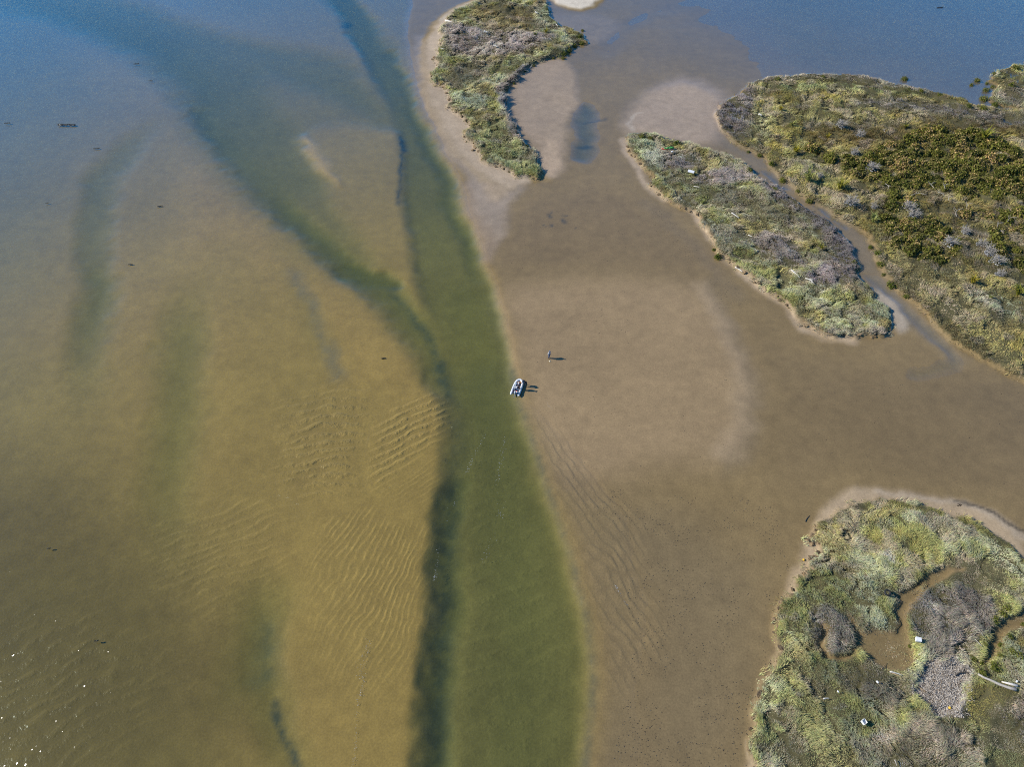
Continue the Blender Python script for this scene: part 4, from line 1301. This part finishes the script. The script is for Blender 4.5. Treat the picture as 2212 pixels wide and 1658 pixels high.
CLOD = [clod_mesh(i + 700) for i in range(5)]
CLOD_MAT = plain('turf_and_clay', (.13, .09, .05), .9, .45, 3.5)
CLOD_MAT2 = plain('pale_clay', (.25, .17, .09), .9, .4, 4)
for nm, edge, step, lab in (
        ('top', ISL['top'][10:44], .95, 'brown lump of fallen turf along the sandy left shore of the crescent island'),
        ('middle', ISL['middle'][1:31], 1.05, 'brown lump of fallen turf along the lower shore of the leaf-shaped island'),
        ('near', ISL['near'][17:46], .8, 'brown lump of fallen turf along the left shore of the near island')):
    g = ground(edge)
    for i in range(len(g) - 1):
        seg = g[i + 1] - g[i]
        ln = np.linalg.norm(seg)
        for j in range(int(ln / step + random.random())):
            t = random.random()
            q = g[i] + seg * t + np.array([random.gauss(0, .22), random.gauss(0, .22)])
            s = random.uniform(.22, .7)
            z = min(float(height(q[0], q[1])[0]), .35)
            o = link('turf_clod', CLOD[random.randrange(5)], None, None, (q[0], q[1], z + s * .12), (random.uniform(-.3, .3), random.uniform(-.3, .3), random.uniform(0, 6.28)), (s * random.uniform(.8, 1.5), s, s))
            tag(o, lab, 'clod', 'turf lumps along the shore of the %s island' % {'top': 'crescent', 'middle': 'leaf-shaped', 'near': 'near'}[nm])
for i, me in enumerate(CLOD):
    me.materials.append(CLOD_MAT2 if i in (1, 3) else CLOD_MAT)


# ------------------------------------------------------------------ scattered matter: weed scraps, driftwood chips, foam
def flakes(name, xs, ys, size, cols, mat, label, cat, zoff=.012, on_water=False, thick=.35):
    """many small lumps in one mass"""
    n = len(xs)
    z = np.maximum(height(xs, ys), 0.0 if on_water else -9) + zoff
    k = 6
    a0 = RNG.uniform(0, 6.28, n)
    s = size * RNG.uniform(.5, 1.5, n)
    V = np.empty((n, k + 1, 3))
    for j in range(k):
        rr = s * RNG.uniform(.45, 1.0, n)
        V[:, j, 0] = xs + np.cos(a0 + j * 6.283 / k) * rr
        V[:, j, 1] = ys + np.sin(a0 + j * 6.283 / k) * rr * RNG.uniform(.5, 1, n)
        V[:, j, 2] = z - .02
    V[:, k] = np.stack([xs, ys, z + s * thick], 1)
    b = (np.arange(n) * (k + 1))[:, None]
    F = np.concatenate([np.concatenate([b + j, b + (j + 1) % k, b + k], 1) for j in range(k)], 1)
    me = raw_mesh(name, V.reshape(-1, 3), F.ravel(), np.full(n * k, 3))
    col_attr(me, 'tone', np.repeat(cols, k + 1, 0))
    return tag(link(name, me, mat), label, cat, None, 'stuff')


SCRAP_MAT = leaf_material('scraps', 'tone', .02, .6)


def scatter(pts, n, clump=None):
    poly = ground(pts)
    lo, hi = poly.min(0), poly.max(0)
    x, y = RNG.uniform(lo[0], hi[0], n * 3), RNG.uniform(lo[1], hi[1], n * 3)
    m = sd_poly(x, y, poly, 2) + (fbm(x, y, 5, 801) - .5) * 8 < 0
    if clump:
        m &= fbm(x, y, clump, 811, 3) > RNG.uniform(.36, .66, len(x))
    return x[m][:n], y[m][:n]


x1, y1 = scatter([(1290, 1090), (1500, 1050), (1680, 1120), (1700, 1250), (1640, 1420), (1590, 1700), (1330, 1700), (1400, 1400), (1370, 1230)], 2000, 3.0)
x2, y2 = scatter([(1395, 430), (1470, 500), (1545, 575), (1620, 660), (1580, 660), (1500, 590), (1410, 500)], 500, 2.5)
x3, y3 = scatter([(1100, 620), (1600, 640), (1640, 1000), (1300, 1080), (1180, 900)], 160, 4.0)
x4, y4 = scatter([(1700, 800), (2200, 840), (2200, 1060), (1750, 1060)], 160, 4.0)
x5, y5 = scatter([(1090, 400), (1350, 360), (1480, 540), (1100, 590)], 160, 3.0)
xs, ys = np.concatenate([x1, x2, x3, x4, x5]), np.concatenate([y1, y2, y3, y4, y5])
xm, ym = zip(*[scatter(mp, 220) for mp in MUD[:2]])
xs, ys = np.concatenate([xs, *xm]), np.concatenate([ys, *ym])
cc = np.array((.045, .040, .030)) * RNG.uniform(.5, 1.8, (len(xs), 1))
flakes('weed_scraps', xs, ys, .085, cc, SCRAP_MAT, 'dark weed scraps and worm casts dotted over the right-hand sand flats', 'weed')
xs, ys = scatter([(2060, 1090), (2120, 1108), (2175, 1134), (2240, 1166), (2240, 1180), (2170, 1150), (2110, 1120)], 260)
flakes('stranded_weed', xs, ys, .16, np.array((.06, .042, .025)) * RNG.uniform(.5, 1.8, (len(xs), 1)), SCRAP_MAT, 'dark line of stranded weed on the beach above the near island', 'weed', .02)
poly = ground(CHIPS)
lo, hi = poly.min(0), poly.max(0)
n = 9000
x, y = RNG.uniform(lo[0], hi[0], n), RNG.uniform(lo[1], hi[1], n)
m = sd_poly(x, y, poly, 3) + (fbm(x, y, 1.5, 821) - .5) * 3.2 < RNG.exponential(.25, n) - .25
x, y = x[m], y[m]
n = len(x)
a = RNG.uniform(0, 6.28, n)
ln, wd = RNG.uniform(.06, .34, n) * RNG.choice([.6, 1, 1.3], n), RNG.uniform(.012, .035, n)
z = height(x, y) + RNG.uniform(.01, .1, n)
V = np.empty((n, 6, 3))
dx, dy = np.cos(a), np.sin(a)
tilt = RNG.normal(0, .05, n)
for j, (l, w, h) in enumerate(((-1, 1, 0), (1, 1, 0), (1, -1, 0), (-1, -1, 0), (-1, 0, 1), (1, 0, 1))):
    V[:, j] = np.stack([x + dx * l * ln * .5 - dy * w * wd, y + dy * l * ln * .5 + dx * w * wd, z + h * wd + l * tilt], 1)
b = (np.arange(n) * 6)[:, None]
F = np.concatenate([b + np.array(q) for q in ((0, 1, 5, 4), (3, 4, 5, 2), (0, 4, 3), (1, 2, 5))], 1)
me = raw_mesh('driftwood_chips', V.reshape(-1, 3), F.ravel(), np.tile([4, 4, 3, 3], n))
cc = np.where(RNG.random((n, 1)) < .3, np.array((.26, .20, .14)), np.array((.54, .48, .41))) * RNG.uniform(.5, 1.25, (n, 1))
col_attr(me, 'tone', np.repeat(cc, 6, 0))
tag(link('driftwood_chips', me, SCRAP_MAT), 'pale patch of driftwood chips and dry reed on the near island', 'driftwood', None, 'stuff')


def foam(zm, pts, n, spread, label, size=.045):
    g = ground(zm(*pts))
    t = RNG.uniform(0, len(g) - 1.001, n)
    i = t.astype(int)
    f = (t - i)[:, None]
    p = g[i] * (1 - f) + g[i + 1] * f
    w = .25 + 1.2 * fbm(p[:, 0], p[:, 1], 3.0, 831, 2) ** 2
    p += RNG.normal(0, 1, p.shape) * (spread * w)[:, None]
    p[:, 0] += (fbm(p[:, 0], p[:, 1], 4, 841) - .5) * 1.2
    keep = RNG.random(n) < .6 * sstep(.3, .6, fbm(p[:, 0], p[:, 1], 2.2, 851, 2))
    p = p[keep]
    flakes('foam_flecks', p[:, 0], p[:, 1], size, np.full((len(p), 3), .5) * RNG.uniform(.6, 1.1, (len(p), 1)), SCRAP_MAT, label, 'foam', .004, True, .15)


foam(ZF, ((1215, 480), (1180, 590), (1135, 690)), 150, .35, 'short broken line of white foam flecks in the channel left of its middle')
foam(ZF, ((1330, 490), (1312, 620), (1312, 760), (1302, 900), (1275, 1010), (1215, 1160)), 330, .4, 'long broken line of white foam flecks down the middle of the channel')
foam(ZF, ((1095, 760), (1035, 900), (1000, 1060), (968, 1200), (960, 1260)), 300, .4, 'white foam flecks drifting over the dark left side of the channel')
foam(ZG, ((1975, 980), (1945, 1120), (1950, 1250), (1912, 1450), (1890, 1680)), 380, .22, 'thin trail of white foam on the shallow water left of the channel', .04)
foam(ZF, ((1565, 305), (1580, 325), (1602, 350)), 90, .10, 'bright curl of foam on the sand just below the boat', .05)
foam(ZF, ((1920, 1285), (1945, 1330), (1990, 1400)), 110, .10, 'pale foam curl on the rippled sand right of the channel', .045)


# ------------------------------------------------------------------ weed and flotsam in the shallows on the left
WEED_MAT = plain('wet_weed', (.035, .032, .022), .5, .5, 6)


def lump(name, length, width, seed, height_=.18):
    bm = bmesh.new()
    r = random.Random(seed)
    for i in range(max(3, int(length / width * 2))):
        t = i / max(1, int(length / width * 2) - 1) - .5
        m = Matrix.Translation((t * length, r.uniform(-.25, .25) * width, 0)) @ Matrix.Diagonal((r.uniform(.5, 1.0) * width, r.uniform(.3, .6) * width, height_ * r.uniform(.5, 1), 1))
        bmesh.ops.create_icosphere(bm, subdivisions=2, radius=1, matrix=m)
    for v in bm.verts:
        v.co += Vector((r.uniform(-1, 1), r.uniform(-1, 1), r.uniform(-.5, .5))) * width * .12
    me = bpy.data.meshes.new(name)
    bm.to_mesh(me)
    bm.free()
    return me


for i, (zm, a, b, w, t) in enumerate([
        (ZH, 412, 775, 95, 'long dark raft of weed in the shallows at the upper left'), (ZH, 48, 765, 30, 'dark weed clump near the left edge of the picture'),
        (ZH, 842, 400, 28, 'small dark weed clump beside the far channel, the upper of two'), (ZH, 930, 503, 20, 'small dark weed clump beside the far channel, the lower of two'),
        (ZH, 595, 920, 32, 'thin dark weed strip below the long raft'), (ZH, 985, 1275, 28, 'thin dark weed strip on the pale bank left of the diagonal channel'),
        (ZH, 805, 1633, 22, 'short dark weed strip low on the left bank'), (ZH, 292, 1257, 14, 'tiny weed speck left of the broad dark streak'),
        (ZB, 1770, 40, 30, 'dark weed clump in the blue water near the top right'), (ZG, 270, 490, 14, 'tiny dark weed clump in the lower left shallows'),
        (ZG, 526, 988, 16, 'dark weed clump amid the sun sparkles at the lower left'), (ZF, 685, 68, 18, 'small brown weed strip on the bank across the channel from the boat')]):
    p = on_ground(zm((a, b))[0])
    ln = px_m(p, w * zm.k / 1.8047)
    tag(link('weed_clump', lump('weed_clump', ln, max(.16, ln * .17), 900 + i, .1), WEED_MAT, None, (p.x, p.y, max(p.z, 0.0) + .02), (0, 0, .12 * (i % 3))), t, 'weed', 'weed clumps in the shallows')


# ------------------------------------------------------------------ stranded litter
def box_mesh(name, sx, sy, sz, bevel=.03, hollow=0.0):
    bm = bmesh.new()
    bmesh.ops.create_cube(bm, size=1, matrix=Matrix.Diagonal((sx, sy, sz, 1)))
    if hollow:
        top = max(bm.faces, key=lambda f: f.calc_center_median().z)
        bmesh.ops.inset_region(bm, faces=[top], thickness=hollow)
        bmesh.ops.translate(bm, verts=top.verts, vec=(0, 0, -sz * .7))
    else:
        bmesh.ops.bevel(bm, geom=bm.edges[:], offset=bevel, segments=2, affect='EDGES', profile=.5)
    me = bpy.data.meshes.new(name)
    bm.to_mesh(me)
    bm.free()
    return me


def ball_mesh(name, r, sq=1.0, seg=16):
    bm = bmesh.new()
    bmesh.ops.create_uvsphere(bm, u_segments=seg, v_segments=seg // 2, radius=r, matrix=Matrix.Diagonal((1, 1, sq, 1)))
    for f in bm.faces:
        f.smooth = True
    me = bpy.data.meshes.new(name)
    bm.to_mesh(me)
    bm.free()
    return me


WHITE = plain('white_plastic', (.78, .78, .78), .45, .06)
YELLOW = plain('yellow_plastic', (.75, .45, .04), .45, .1)
RED = plain('red_plastic', (.60, .06, .03), .45, .1)
ORANGE = plain('orange_cloth', (.85, .32, .03), .7, .1)
NETGREEN = plain('green_net', (.06, .30, .07), .8, .2)
RUBBER = plain('black_rubber', (.02, .02, .022), .6, .2)


def put(name, me, mat, zm, q, label, cat, lift, rz=0.0, tilt=0.0):
    p = on_ground(zm(q)[0], lift)
    return tag(link(name, me, mat, None, p, (tilt, tilt * .5, rz)), label, cat)


e = put('white_box', box_mesh('white_box', .62, .50, .34, .04), WHITE, ZE, (1130, 952), 'white plastic box in the rushes on the near island', 'box', .75, -.25)
link('lid', box_mesh('lid', .66, .54, .05, .015), WHITE, e, (0, 0, .19))
e = put('plastic_crate', box_mesh('plastic_crate', .48, .48, .34, .03, .05), WHITE, ZE, (827, 1412), 'open white plastic crate in the grass low on the near island', 'crate', .55, .6, .25)
put('plastic_bottle', ball_mesh('plastic_bottle', .12, 1.5), WHITE, ZE, (903, 1188), 'white plastic bottle in the dark rushes right of centre on the near island', 'bottle', .6, 0, 1.2)
put('plastic_bottle', ball_mesh('plastic_bottle', .09, 1.5), WHITE, ZE, (682, 1240), 'small white bottle left of the other one on the near island', 'bottle', .5, 0, 1.2)
put('foam_block', box_mesh('foam_block', .26, .18, .14, .03), WHITE, ZE, (1692, 1181), 'small white foam block just right of the big white log', 'block', .4, .8)
put('fishing_float', ball_mesh('fishing_float', .17, .9), YELLOW, ZE, (1320, 1326), 'yellow float on the pale debris patch of the near island', 'float', .1)
put('fishing_float', ball_mesh('fishing_float', .17, .8), YELLOW, ZE, (494, 487), 'yellow float on the sand at the left shore of the near island', 'float', .1)
bm = bmesh.new()
RG = [[bm.verts.new(((.34 + .11 * math.cos(b)) * math.cos(a), (.34 + .11 * math.cos(b)) * math.sin(a), .12 * math.sin(b))) for b in [j * math.pi / 4 for j in range(8)]] for a in [i * math.pi / 10 for i in range(20)]]
for i in range(20):
    for j in range(8):
        bm.faces.new((RG[i][j], RG[(i + 1) % 20][j], RG[(i + 1) % 20][(j + 1) % 8], RG[i][(j + 1) % 8])).smooth = True
me = bpy.data.meshes.new('tyre')
bm.to_mesh(me)
bm.free()
put('old_tyre', me, RUBBER, ZE, (960, 684), 'old black tyre lying in the olive grass of the near island', 'tyre', .62, 0, .2)
put('white_board', box_mesh('white_board', 1.25, .75, .06, .02), WHITE, ZC, (460, 313), 'flat white board in the grass of the leaf-shaped island', 'board', .85, -.35, .1)
put('red_plank', box_mesh('red_plank', 1.5, .28, .12, .03), plain('red_paint', (.75, .16, .08), .5, .15), ZC, (325, 188), 'bright red plank near the upper end of the leaf-shaped island', 'plank', .55, -.05)
put('fishing_net', lump('fishing_net', 1.5, .45, 990, .25), NETGREEN, ZC, (345, 183), 'heap of bright green net beside the red plank', 'net', .55, .2)
put('foam_block', box_mesh('foam_block', .4, .25, .18, .03), WHITE, ZC, (362, 200), 'small white block just below the red plank', 'block', .5, .3)
put('seashell', ball_mesh('seashell', .13, .45), plain('shell', (.72, .66, .50), .5, .15), Zoom(2100, 1350, 2220, 2212), (795, 1100), 'pale shell on the sand at the feet of the person walking', 'shell', .02)


# ------------------------------------------------------------------ people
def skin_body(name, chains, mat, parent=None, sub=2):
    """one continuous surface grown over connected joints: chains of (id, point, radius)"""
    ids, co, rad, ed = {}, [], [], []
    for ch in chains:
        prev = None
        for j in ch:
            if j[0] not in ids:
                ids[j[0]] = len(co)
                co.append(j[1])
                rad.append(j[2] if isinstance(j[2], tuple) else (j[2], j[2]))
            k = ids[j[0]]
            if prev is not None:
                ed.append((prev, k))
            prev = k
    me = bpy.data.meshes.new(name)
    me.from_pydata([tuple(c) for c in co], ed, [])
    o = link(name, me, None, parent)
    md = o.modifiers.new('skin', 'SKIN')
    md.use_smooth_shade = True
    for i, r in enumerate(rad):
        me.skin_vertices[0].data[i].radius = r
    me.skin_vertices[0].data[0].use_root = True
    sd_ = o.modifiers.new('subdiv', 'SUBSURF')
    sd_.levels = sd_.render_levels = sub
    dg = bpy.context.evaluated_depsgraph_get()
    m2 = bpy.data.meshes.new_from_object(o.evaluated_get(dg))
    o.modifiers.clear()
    o.data = m2
    m2.materials.clear()
    m2.materials.append(mat)
    return o


SKIN = plain('skin', (.50, .30, .21), .55, .08)
HAIR = plain('hair', (.05, .035, .025), .7, .2)
NAVY = plain('navy_cloth', (.03, .045, .085), .85, .2)
DARK = plain('dark_cloth', (.018, .02, .028), .85, .2)
PALEJ = plain('pale_grey_jacket', (.55, .57, .60), .8, .1)
JEAN = plain('blue_trousers', (.07, .11, .20), .85, .15)
CAPBLUE = plain('blue_cap', (.08, .17, .33), .8, .1)
CAPWHITE = plain('white_cap', (.75, .73, .70), .8, .05)
BOOT = plain('boots', (.02, .02, .02), .7, .1)


def person(loc, rz, J, label, jacket, trousers, cap, H=1.76):
    """J: joints (hips, chest, neck, head and limbs) in metres, facing -y before the turn"""
    e = tag(link('person', None, None, None, loc, (0, 0, rz)), label, 'person')
    V3 = Vector
    hip, chest, neck, head = V3(J['hip']), V3(J['chest']), V3(J['neck']), V3(J['head'])
    ch = [[('hip', hip, (.15, .11)), ('waist', hip.lerp(chest, .45), (.13, .10)), ('chest', chest, (.165, .115)), ('neck', neck, .055), ('jaw', neck.lerp(head, .55), .075), ('head', head, (.085, .10)), ('crown', head + (head - neck) * .55, .075)]]
    jk = [[('waist', hip.lerp(chest, .05), (.175, .13)), ('mid', hip.lerp(chest, .5), (.16, .125)), ('chest', chest, (.19, .14)), ('collar', neck - (neck - chest) * .1, .075)]]
    tr = [[('hip', hip + V3((0, 0, .03)), (.165, .125))]]
    trl = []
    hands = []
    for s in ('l', 'r'):
        sh, el, wr = V3(J['sh_' + s]), V3(J['el_' + s]), V3(J['wr_' + s])
        ch.append([('chest', chest, .1), ('sh' + s, sh, .062), ('el' + s, el, .045), ('wr' + s, wr, .03), ('palm' + s, wr + (wr - el).normalized() * .075, (.042, .02))])
        jk.append([('chest', chest, .1), ('sh' + s, sh, .085), ('el' + s, el, .066), ('wr' + s, el.lerp(wr, .9), .05)])
        hands.append((wr, (wr - el).normalized()))
        hp, kn, an, toe = V3(J['hp_' + s]), V3(J['kn_' + s]), V3(J['an_' + s]), V3(J['toe_' + s])
        ch.append([('hip', hip, .1), ('hp' + s, hp, .085), ('kn' + s, kn, .058), ('an' + s, an, .04), ('toe' + s, toe, .035)])
        trl.append([('hip', hip, .1), ('hp' + s, hp, .108), ('kn' + s, kn, .078), ('cuff' + s, kn.lerp(an, .86), .062)])
    body = skin_body('body', ch, SKIN, e)
    # five fingers on each hand, joined to the body mesh
    fm = []
    for wr, d in hands:
        side = d.cross(V3((0, 0, 1)))
        side = side.normalized() if side.length > .05 else V3((1, 0, 0))
        nrm = side.cross(d).normalized()
        root = wr + d * .10
        for q, ln in ((-1.5, .060), (-.5, .075), (.5, .080), (1.5, .068)):
            a = root + side * q * .019
            fm.append([(a, .010), (a + d * ln * .55 + nrm * .006, .009), (a + d * ln * .85 + nrm * .03, .007)])
        a = wr + d * .045 + side * .035
        fm.append([(a, .012), (a + d * .03 + side * .025, .010), (a + d * .06 + side * .022 + nrm * .015, .008)])
    fo = tube_mesh('fingers', fm, 6)
    bm = bmesh.new()
    bm.from_mesh(body.data)
    bm.from_mesh(fo)
    # a face: nose and ears
    fwd = V3(J.get('face', (0, -1, 0))).normalized()
    up = (head - neck).normalized()
    sd2 = fwd.cross(up).normalized()
    for c, r in ((head + fwd * .105, (.014, .022, .02)), (head + sd2 * .085, (.012, .02, .03)), (head - sd2 * .085, (.012, .02, .03))):
        bmesh.ops.create_icosphere(bm, subdivisions=1, radius=1, matrix=Matrix.Translation(c) @ Matrix.Diagonal((*r, 1)))
    bm.to_mesh(body.data)
    bm.free()
    bpy.data.meshes.remove(fo)
    for p in body.data.polygons:
        p.use_smooth = True
    skin_body('jacket', jk, jacket, e)
    skin_body('trousers', [[tr[0][0]] + [(c[1][0], c[1][1], c[1][2]) for c in ()]] + trl, trousers, e)
    for s in ('l', 'r'):
        an, toe = V3(J['an_' + s]), V3(J['toe_' + s])
        skin_body('boot', [[('a', an + V3((0, 0, .10)), .058), ('b', an, .058), ('c', an.lerp(toe, .6) - V3((0, 0, .01)), (.05, .045)), ('d', toe, (.045, .04))]], BOOT, e)
    # cap with a peak
    bm = bmesh.new()
    q = up.to_track_quat('Z', 'Y').to_matrix().to_4x4()
    bmesh.ops.create_uvsphere(bm, u_segments=14, v_segments=8, radius=.112, matrix=Matrix.Translation(head + up * .045) @ q @ Matrix.Diagonal((1, 1, .95, 1)))
    bmesh.ops.delete(bm, geom=[v for v in bm.verts if (v.co - head).dot(up) < .015], context='VERTS')
    bmesh.ops.create_cone(bm, segments=10, radius1=.085, radius2=.08, depth=.015, cap_ends=True, matrix=Matrix.Translation(head + fwd * .12 + up * .035) @ q)
    me = bpy.data.meshes.new('cap')
    bm.to_mesh(me)
    bm.free()
    for p in me.polygons:
        p.use_smooth = True
    link('cap', me, cap, e)
    hr = ball_mesh('hair', .104, .9)
    o = link('hair', hr, HAIR, e, head - fwd * .022 + up * .012)
    return e


STAND = dict(hip=(0, 0, .95), chest=(0, -.02, 1.33), neck=(0, -.02, 1.50), head=(0, -.05, 1.63), face=(.6, -1, -.25),
             sh_l=(.19, 0, 1.42), el_l=(.26, .03, 1.14), wr_l=(.25, -.08, .90), sh_r=(-.19, 0, 1.42), el_r=(-.26, .03, 1.14), wr_r=(-.24, -.09, .90),
             hp_l=(.095, 0, .90), kn_l=(.11, -.03, .50), an_l=(.12, .02, .09), toe_l=(.14, -.14, .04), hp_r=(-.095, 0, .90), kn_r=(-.10, .0, .50), an_r=(-.11, .06, .09), toe_r=(-.13, -.10, .04))
ZP = Zoom(2100, 1350, 2220, 2212)
person(on_ground(ZP((735, 880))[0]), .9, STAND, 'person in pale grey jacket and blue cap walking on the sand above the boat', PALEJ, JEAN, CAPBLUE)

# ------------------------------------------------------------------ the inflatable boat and what is in it
ZT = Zoom(1960, 1460, 2120, 2212)
bow, stern = gp(*ZT((935, 395))[0]), gp(*ZT((655, 1130))[0])
axis = Vector(bow - stern)
BANG = math.atan2(axis.y, axis.x) - math.pi / 2
BC = (bow + stern) / 2
BLEN = 3.25
boat = tag(link('inflatable_boat', None, None, None, (BC[0], BC[1], 0.02), (0, 0, BANG)), 'pale grey inflatable boat nosed onto the sand at the channel edge', 'boat')
TUBE = plain('boat_fabric', (.70, .72, .74), .4, .05)
STRAKE = plain('boat_trim', (.06, .09, .16), .5, .1)
FLOOR = plain('boat_floor', (.05, .075, .12), .7, .2)
GREYP = plain('engine_cowl', (.62, .66, .68), .35, .06)
STEEL = plain('engine_leg', (.25, .27, .29), .4, .1, 8, .4)
half, tr_ = .60, .18
path = [((-half, -1.72, .26), .05), ((-half, -1.55, .25), .15), ((-half, -1.38, .25), tr_), ((-half, -.6, .25), tr_), ((-half, .25, .25), tr_), ((-half * .93, .75, .27), tr_), ((-half * .70, 1.15, .31), .20), ((-half * .35, 1.40, .35), .19)]
path = path + [((0, 1.48, .37), .185)] + [((-p[0][0], p[0][1], p[0][2]), p[1]) for p in reversed(path)]
hull = link('tube', tube_mesh('tube', [path], 14), TUBE, boat)
for sgn in (1,):
    st = [((p[0][0] * 1.0 + math.copysign(tr_ * .98, p[0][0]) * (1 if abs(p[0][0]) > .3 else .6), p[0][1] + (.17 if p[0][1] > 1.1 else 0), p[0][2] - .02), .028) for p in path[2:-2]]
    link('rub_strake', tube_mesh('rub_strake', [st], 6), STRAKE, hull)
for sgn in (-1, 1):
    link('grab_line', tube_mesh('grab_line', [[((sgn * half * 1.02, y, .47 + (.03 if i % 2 else 0)), .014) for i, y in enumerate((-1.2, -.9, -.6, -.3, 0, .3))]], 5), STRAKE, hull)
link('floor', box_mesh('floor', .9, 2.5, .05, .01), FLOOR, boat, (0, -.1, .12))
link('transom', box_mesh('transom', .86, .06, .42, .015), STRAKE, boat, (0, -1.34, .30))
link('bench_seat', box_mesh('bench_seat', .95, .24, .04, .012), STRAKE, boat, (0, -.55, .40))
link('bow_cover', box_mesh('bow_cover', .62, .42, .04, .015), FLOOR, boat, (0, 1.02, .38))
mot = link('outboard_motor', box_mesh('outboard_motor', .25, .36, .30, .08), GREYP, boat, (0, -1.42, .72), (-.25, 0, 0))
link('drive_leg', tube_mesh('drive_leg', [[((0, -.02, -.1), .07), ((0, -.08, -.45), .05), ((0, -.10, -.72), .05), ((0, -.22, -.76), .03)]], 8), STEEL, mot)
link('tiller', tube_mesh('tiller', [[((0, .15, -.02), .025), ((.05, .45, .05), .022), ((.07, .62, .06), .03)]], 6), STRAKE, mot)
pr = bmesh.new()
for i in range(3):
    bmesh.ops.create_uvsphere(pr, u_segments=8, v_segments=5, radius=1, matrix=Matrix.Rotation(i * 2.094, 4, 'Y') @ Matrix.Translation((0, 0, .075)) @ Matrix.Diagonal((.035, .01, .07, 1)))
me = bpy.data.meshes.new('propeller')
pr.to_mesh(me)
pr.free()
link('propeller', me, STEEL, mot, (0, -.24, -.76))
BM = boat.matrix_basis.copy()


def aboard(name, me, mat, x, y, z, label, cat, rz=0.0, tilt=0.0):
    p = Matrix.Translation((BC[0], BC[1], .02)) @ Matrix.Rotation(BANG, 4, 'Z') @ Vector((x, y, z))
    return tag(link(name, me, mat, None, p, (tilt, 0, BANG + rz)), label, cat)


bag = aboard('orange_bag', lump('orange_bag', .4, .17, 31, .12), ORANGE, .05, .82, .5, 'orange bag lying across the bow of the boat', 'bag', .2)
aboard('white_bag', lump('white_bag', .45, .2, 32, .15), WHITE, .02, .30, .30, 'white sack in the middle of the boat', 'bag', .9)
aboard('dry_bag', lump('dry_bag', .5, .17, 33, .14), plain('pale_blue_bag', (.30, .42, .58), .5, .1), -.12, .62, .28, 'pale blue bag behind the bow of the boat', 'bag', .1)
aboard('fuel_tank', box_mesh('fuel_tank', .36, .26, .22, .06), RED, .02, -.92, .28, 'red fuel tank near the stern of the boat', 'fuel tank', .15)
bk = aboard('white_bucket', tube_mesh('white_bucket', [[((0, 0, 0), .12), ((0, 0, .3), .15)]], 14), WHITE, .27, -1.10, .16, 'white bucket by the stern inside the boat', 'bucket')
link('handle', tube_mesh('handle', [[((-.15, 0, .28), .01), ((-.1, .1, .33), .01), ((.1, .1, .33), .01), ((.15, 0, .28), .01)]], 5), STEEL, bk)
aboard('cool_box', box_mesh('cool_box', .40, .30, .30, .04), WHITE, -.22, -.15, .31, 'small white cool box beside the left tube of the boat', 'box', -.1)
aboard('coiled_rope', lump('coiled_rope', .34, .14, 35, .07), plain('pale_rope', (.55, .48, .36), .9, .2), .2, -.30, .2, 'coil of pale rope on the boat floor', 'rope')
aboard('paddle', tube_mesh('paddle', [[((0, -.7, 0), .018), ((0, .35, .02), .018), ((0, .45, .02), .06), ((0, .72, .02), .07), ((0, .8, .02), .02)]], 8), GREYP, -.33, -.25, .50, 'paddle laid along the left tube of the boat', 'paddle', .05)

LEAN = dict(hip=(0, .06, .86), chest=(0, -.20, 1.18), neck=(0, -.30, 1.33), head=(0, -.38, 1.44), face=(0, -1, -.6),
            sh_l=(.20, -.22, 1.26), el_l=(.27, -.34, 1.0), wr_l=(.16, -.56, .80), sh_r=(-.20, -.22, 1.26), el_r=(-.27, -.34, 1.0), wr_r=(-.16, -.56, .80),
            hp_l=(.10, .06, .84), kn_l=(.15, -.04, .46), an_l=(.16, .08, .07), toe_l=(.19, -.08, .03), hp_r=(-.10, .06, .84), kn_r=(-.13, .06, .46), an_r=(-.14, .24, .07), toe_r=(-.16, .08, .03))
pp = on_ground(ZT((1225, 640))[0])
person(pp, -1.25, LEAN, 'person in dark clothes standing in the shallows and leaning on the bow of the boat', DARK, DARK, NAVY)
pq = Matrix.Translation((BC[0], BC[1], .02)) @ Matrix.Rotation(BANG, 4, 'Z') @ Vector((.30, -.30, .15))
person(pq, -.6, STAND, 'person in navy clothes and a white cap standing inside the boat', NAVY, DARK, CAPWHITE)
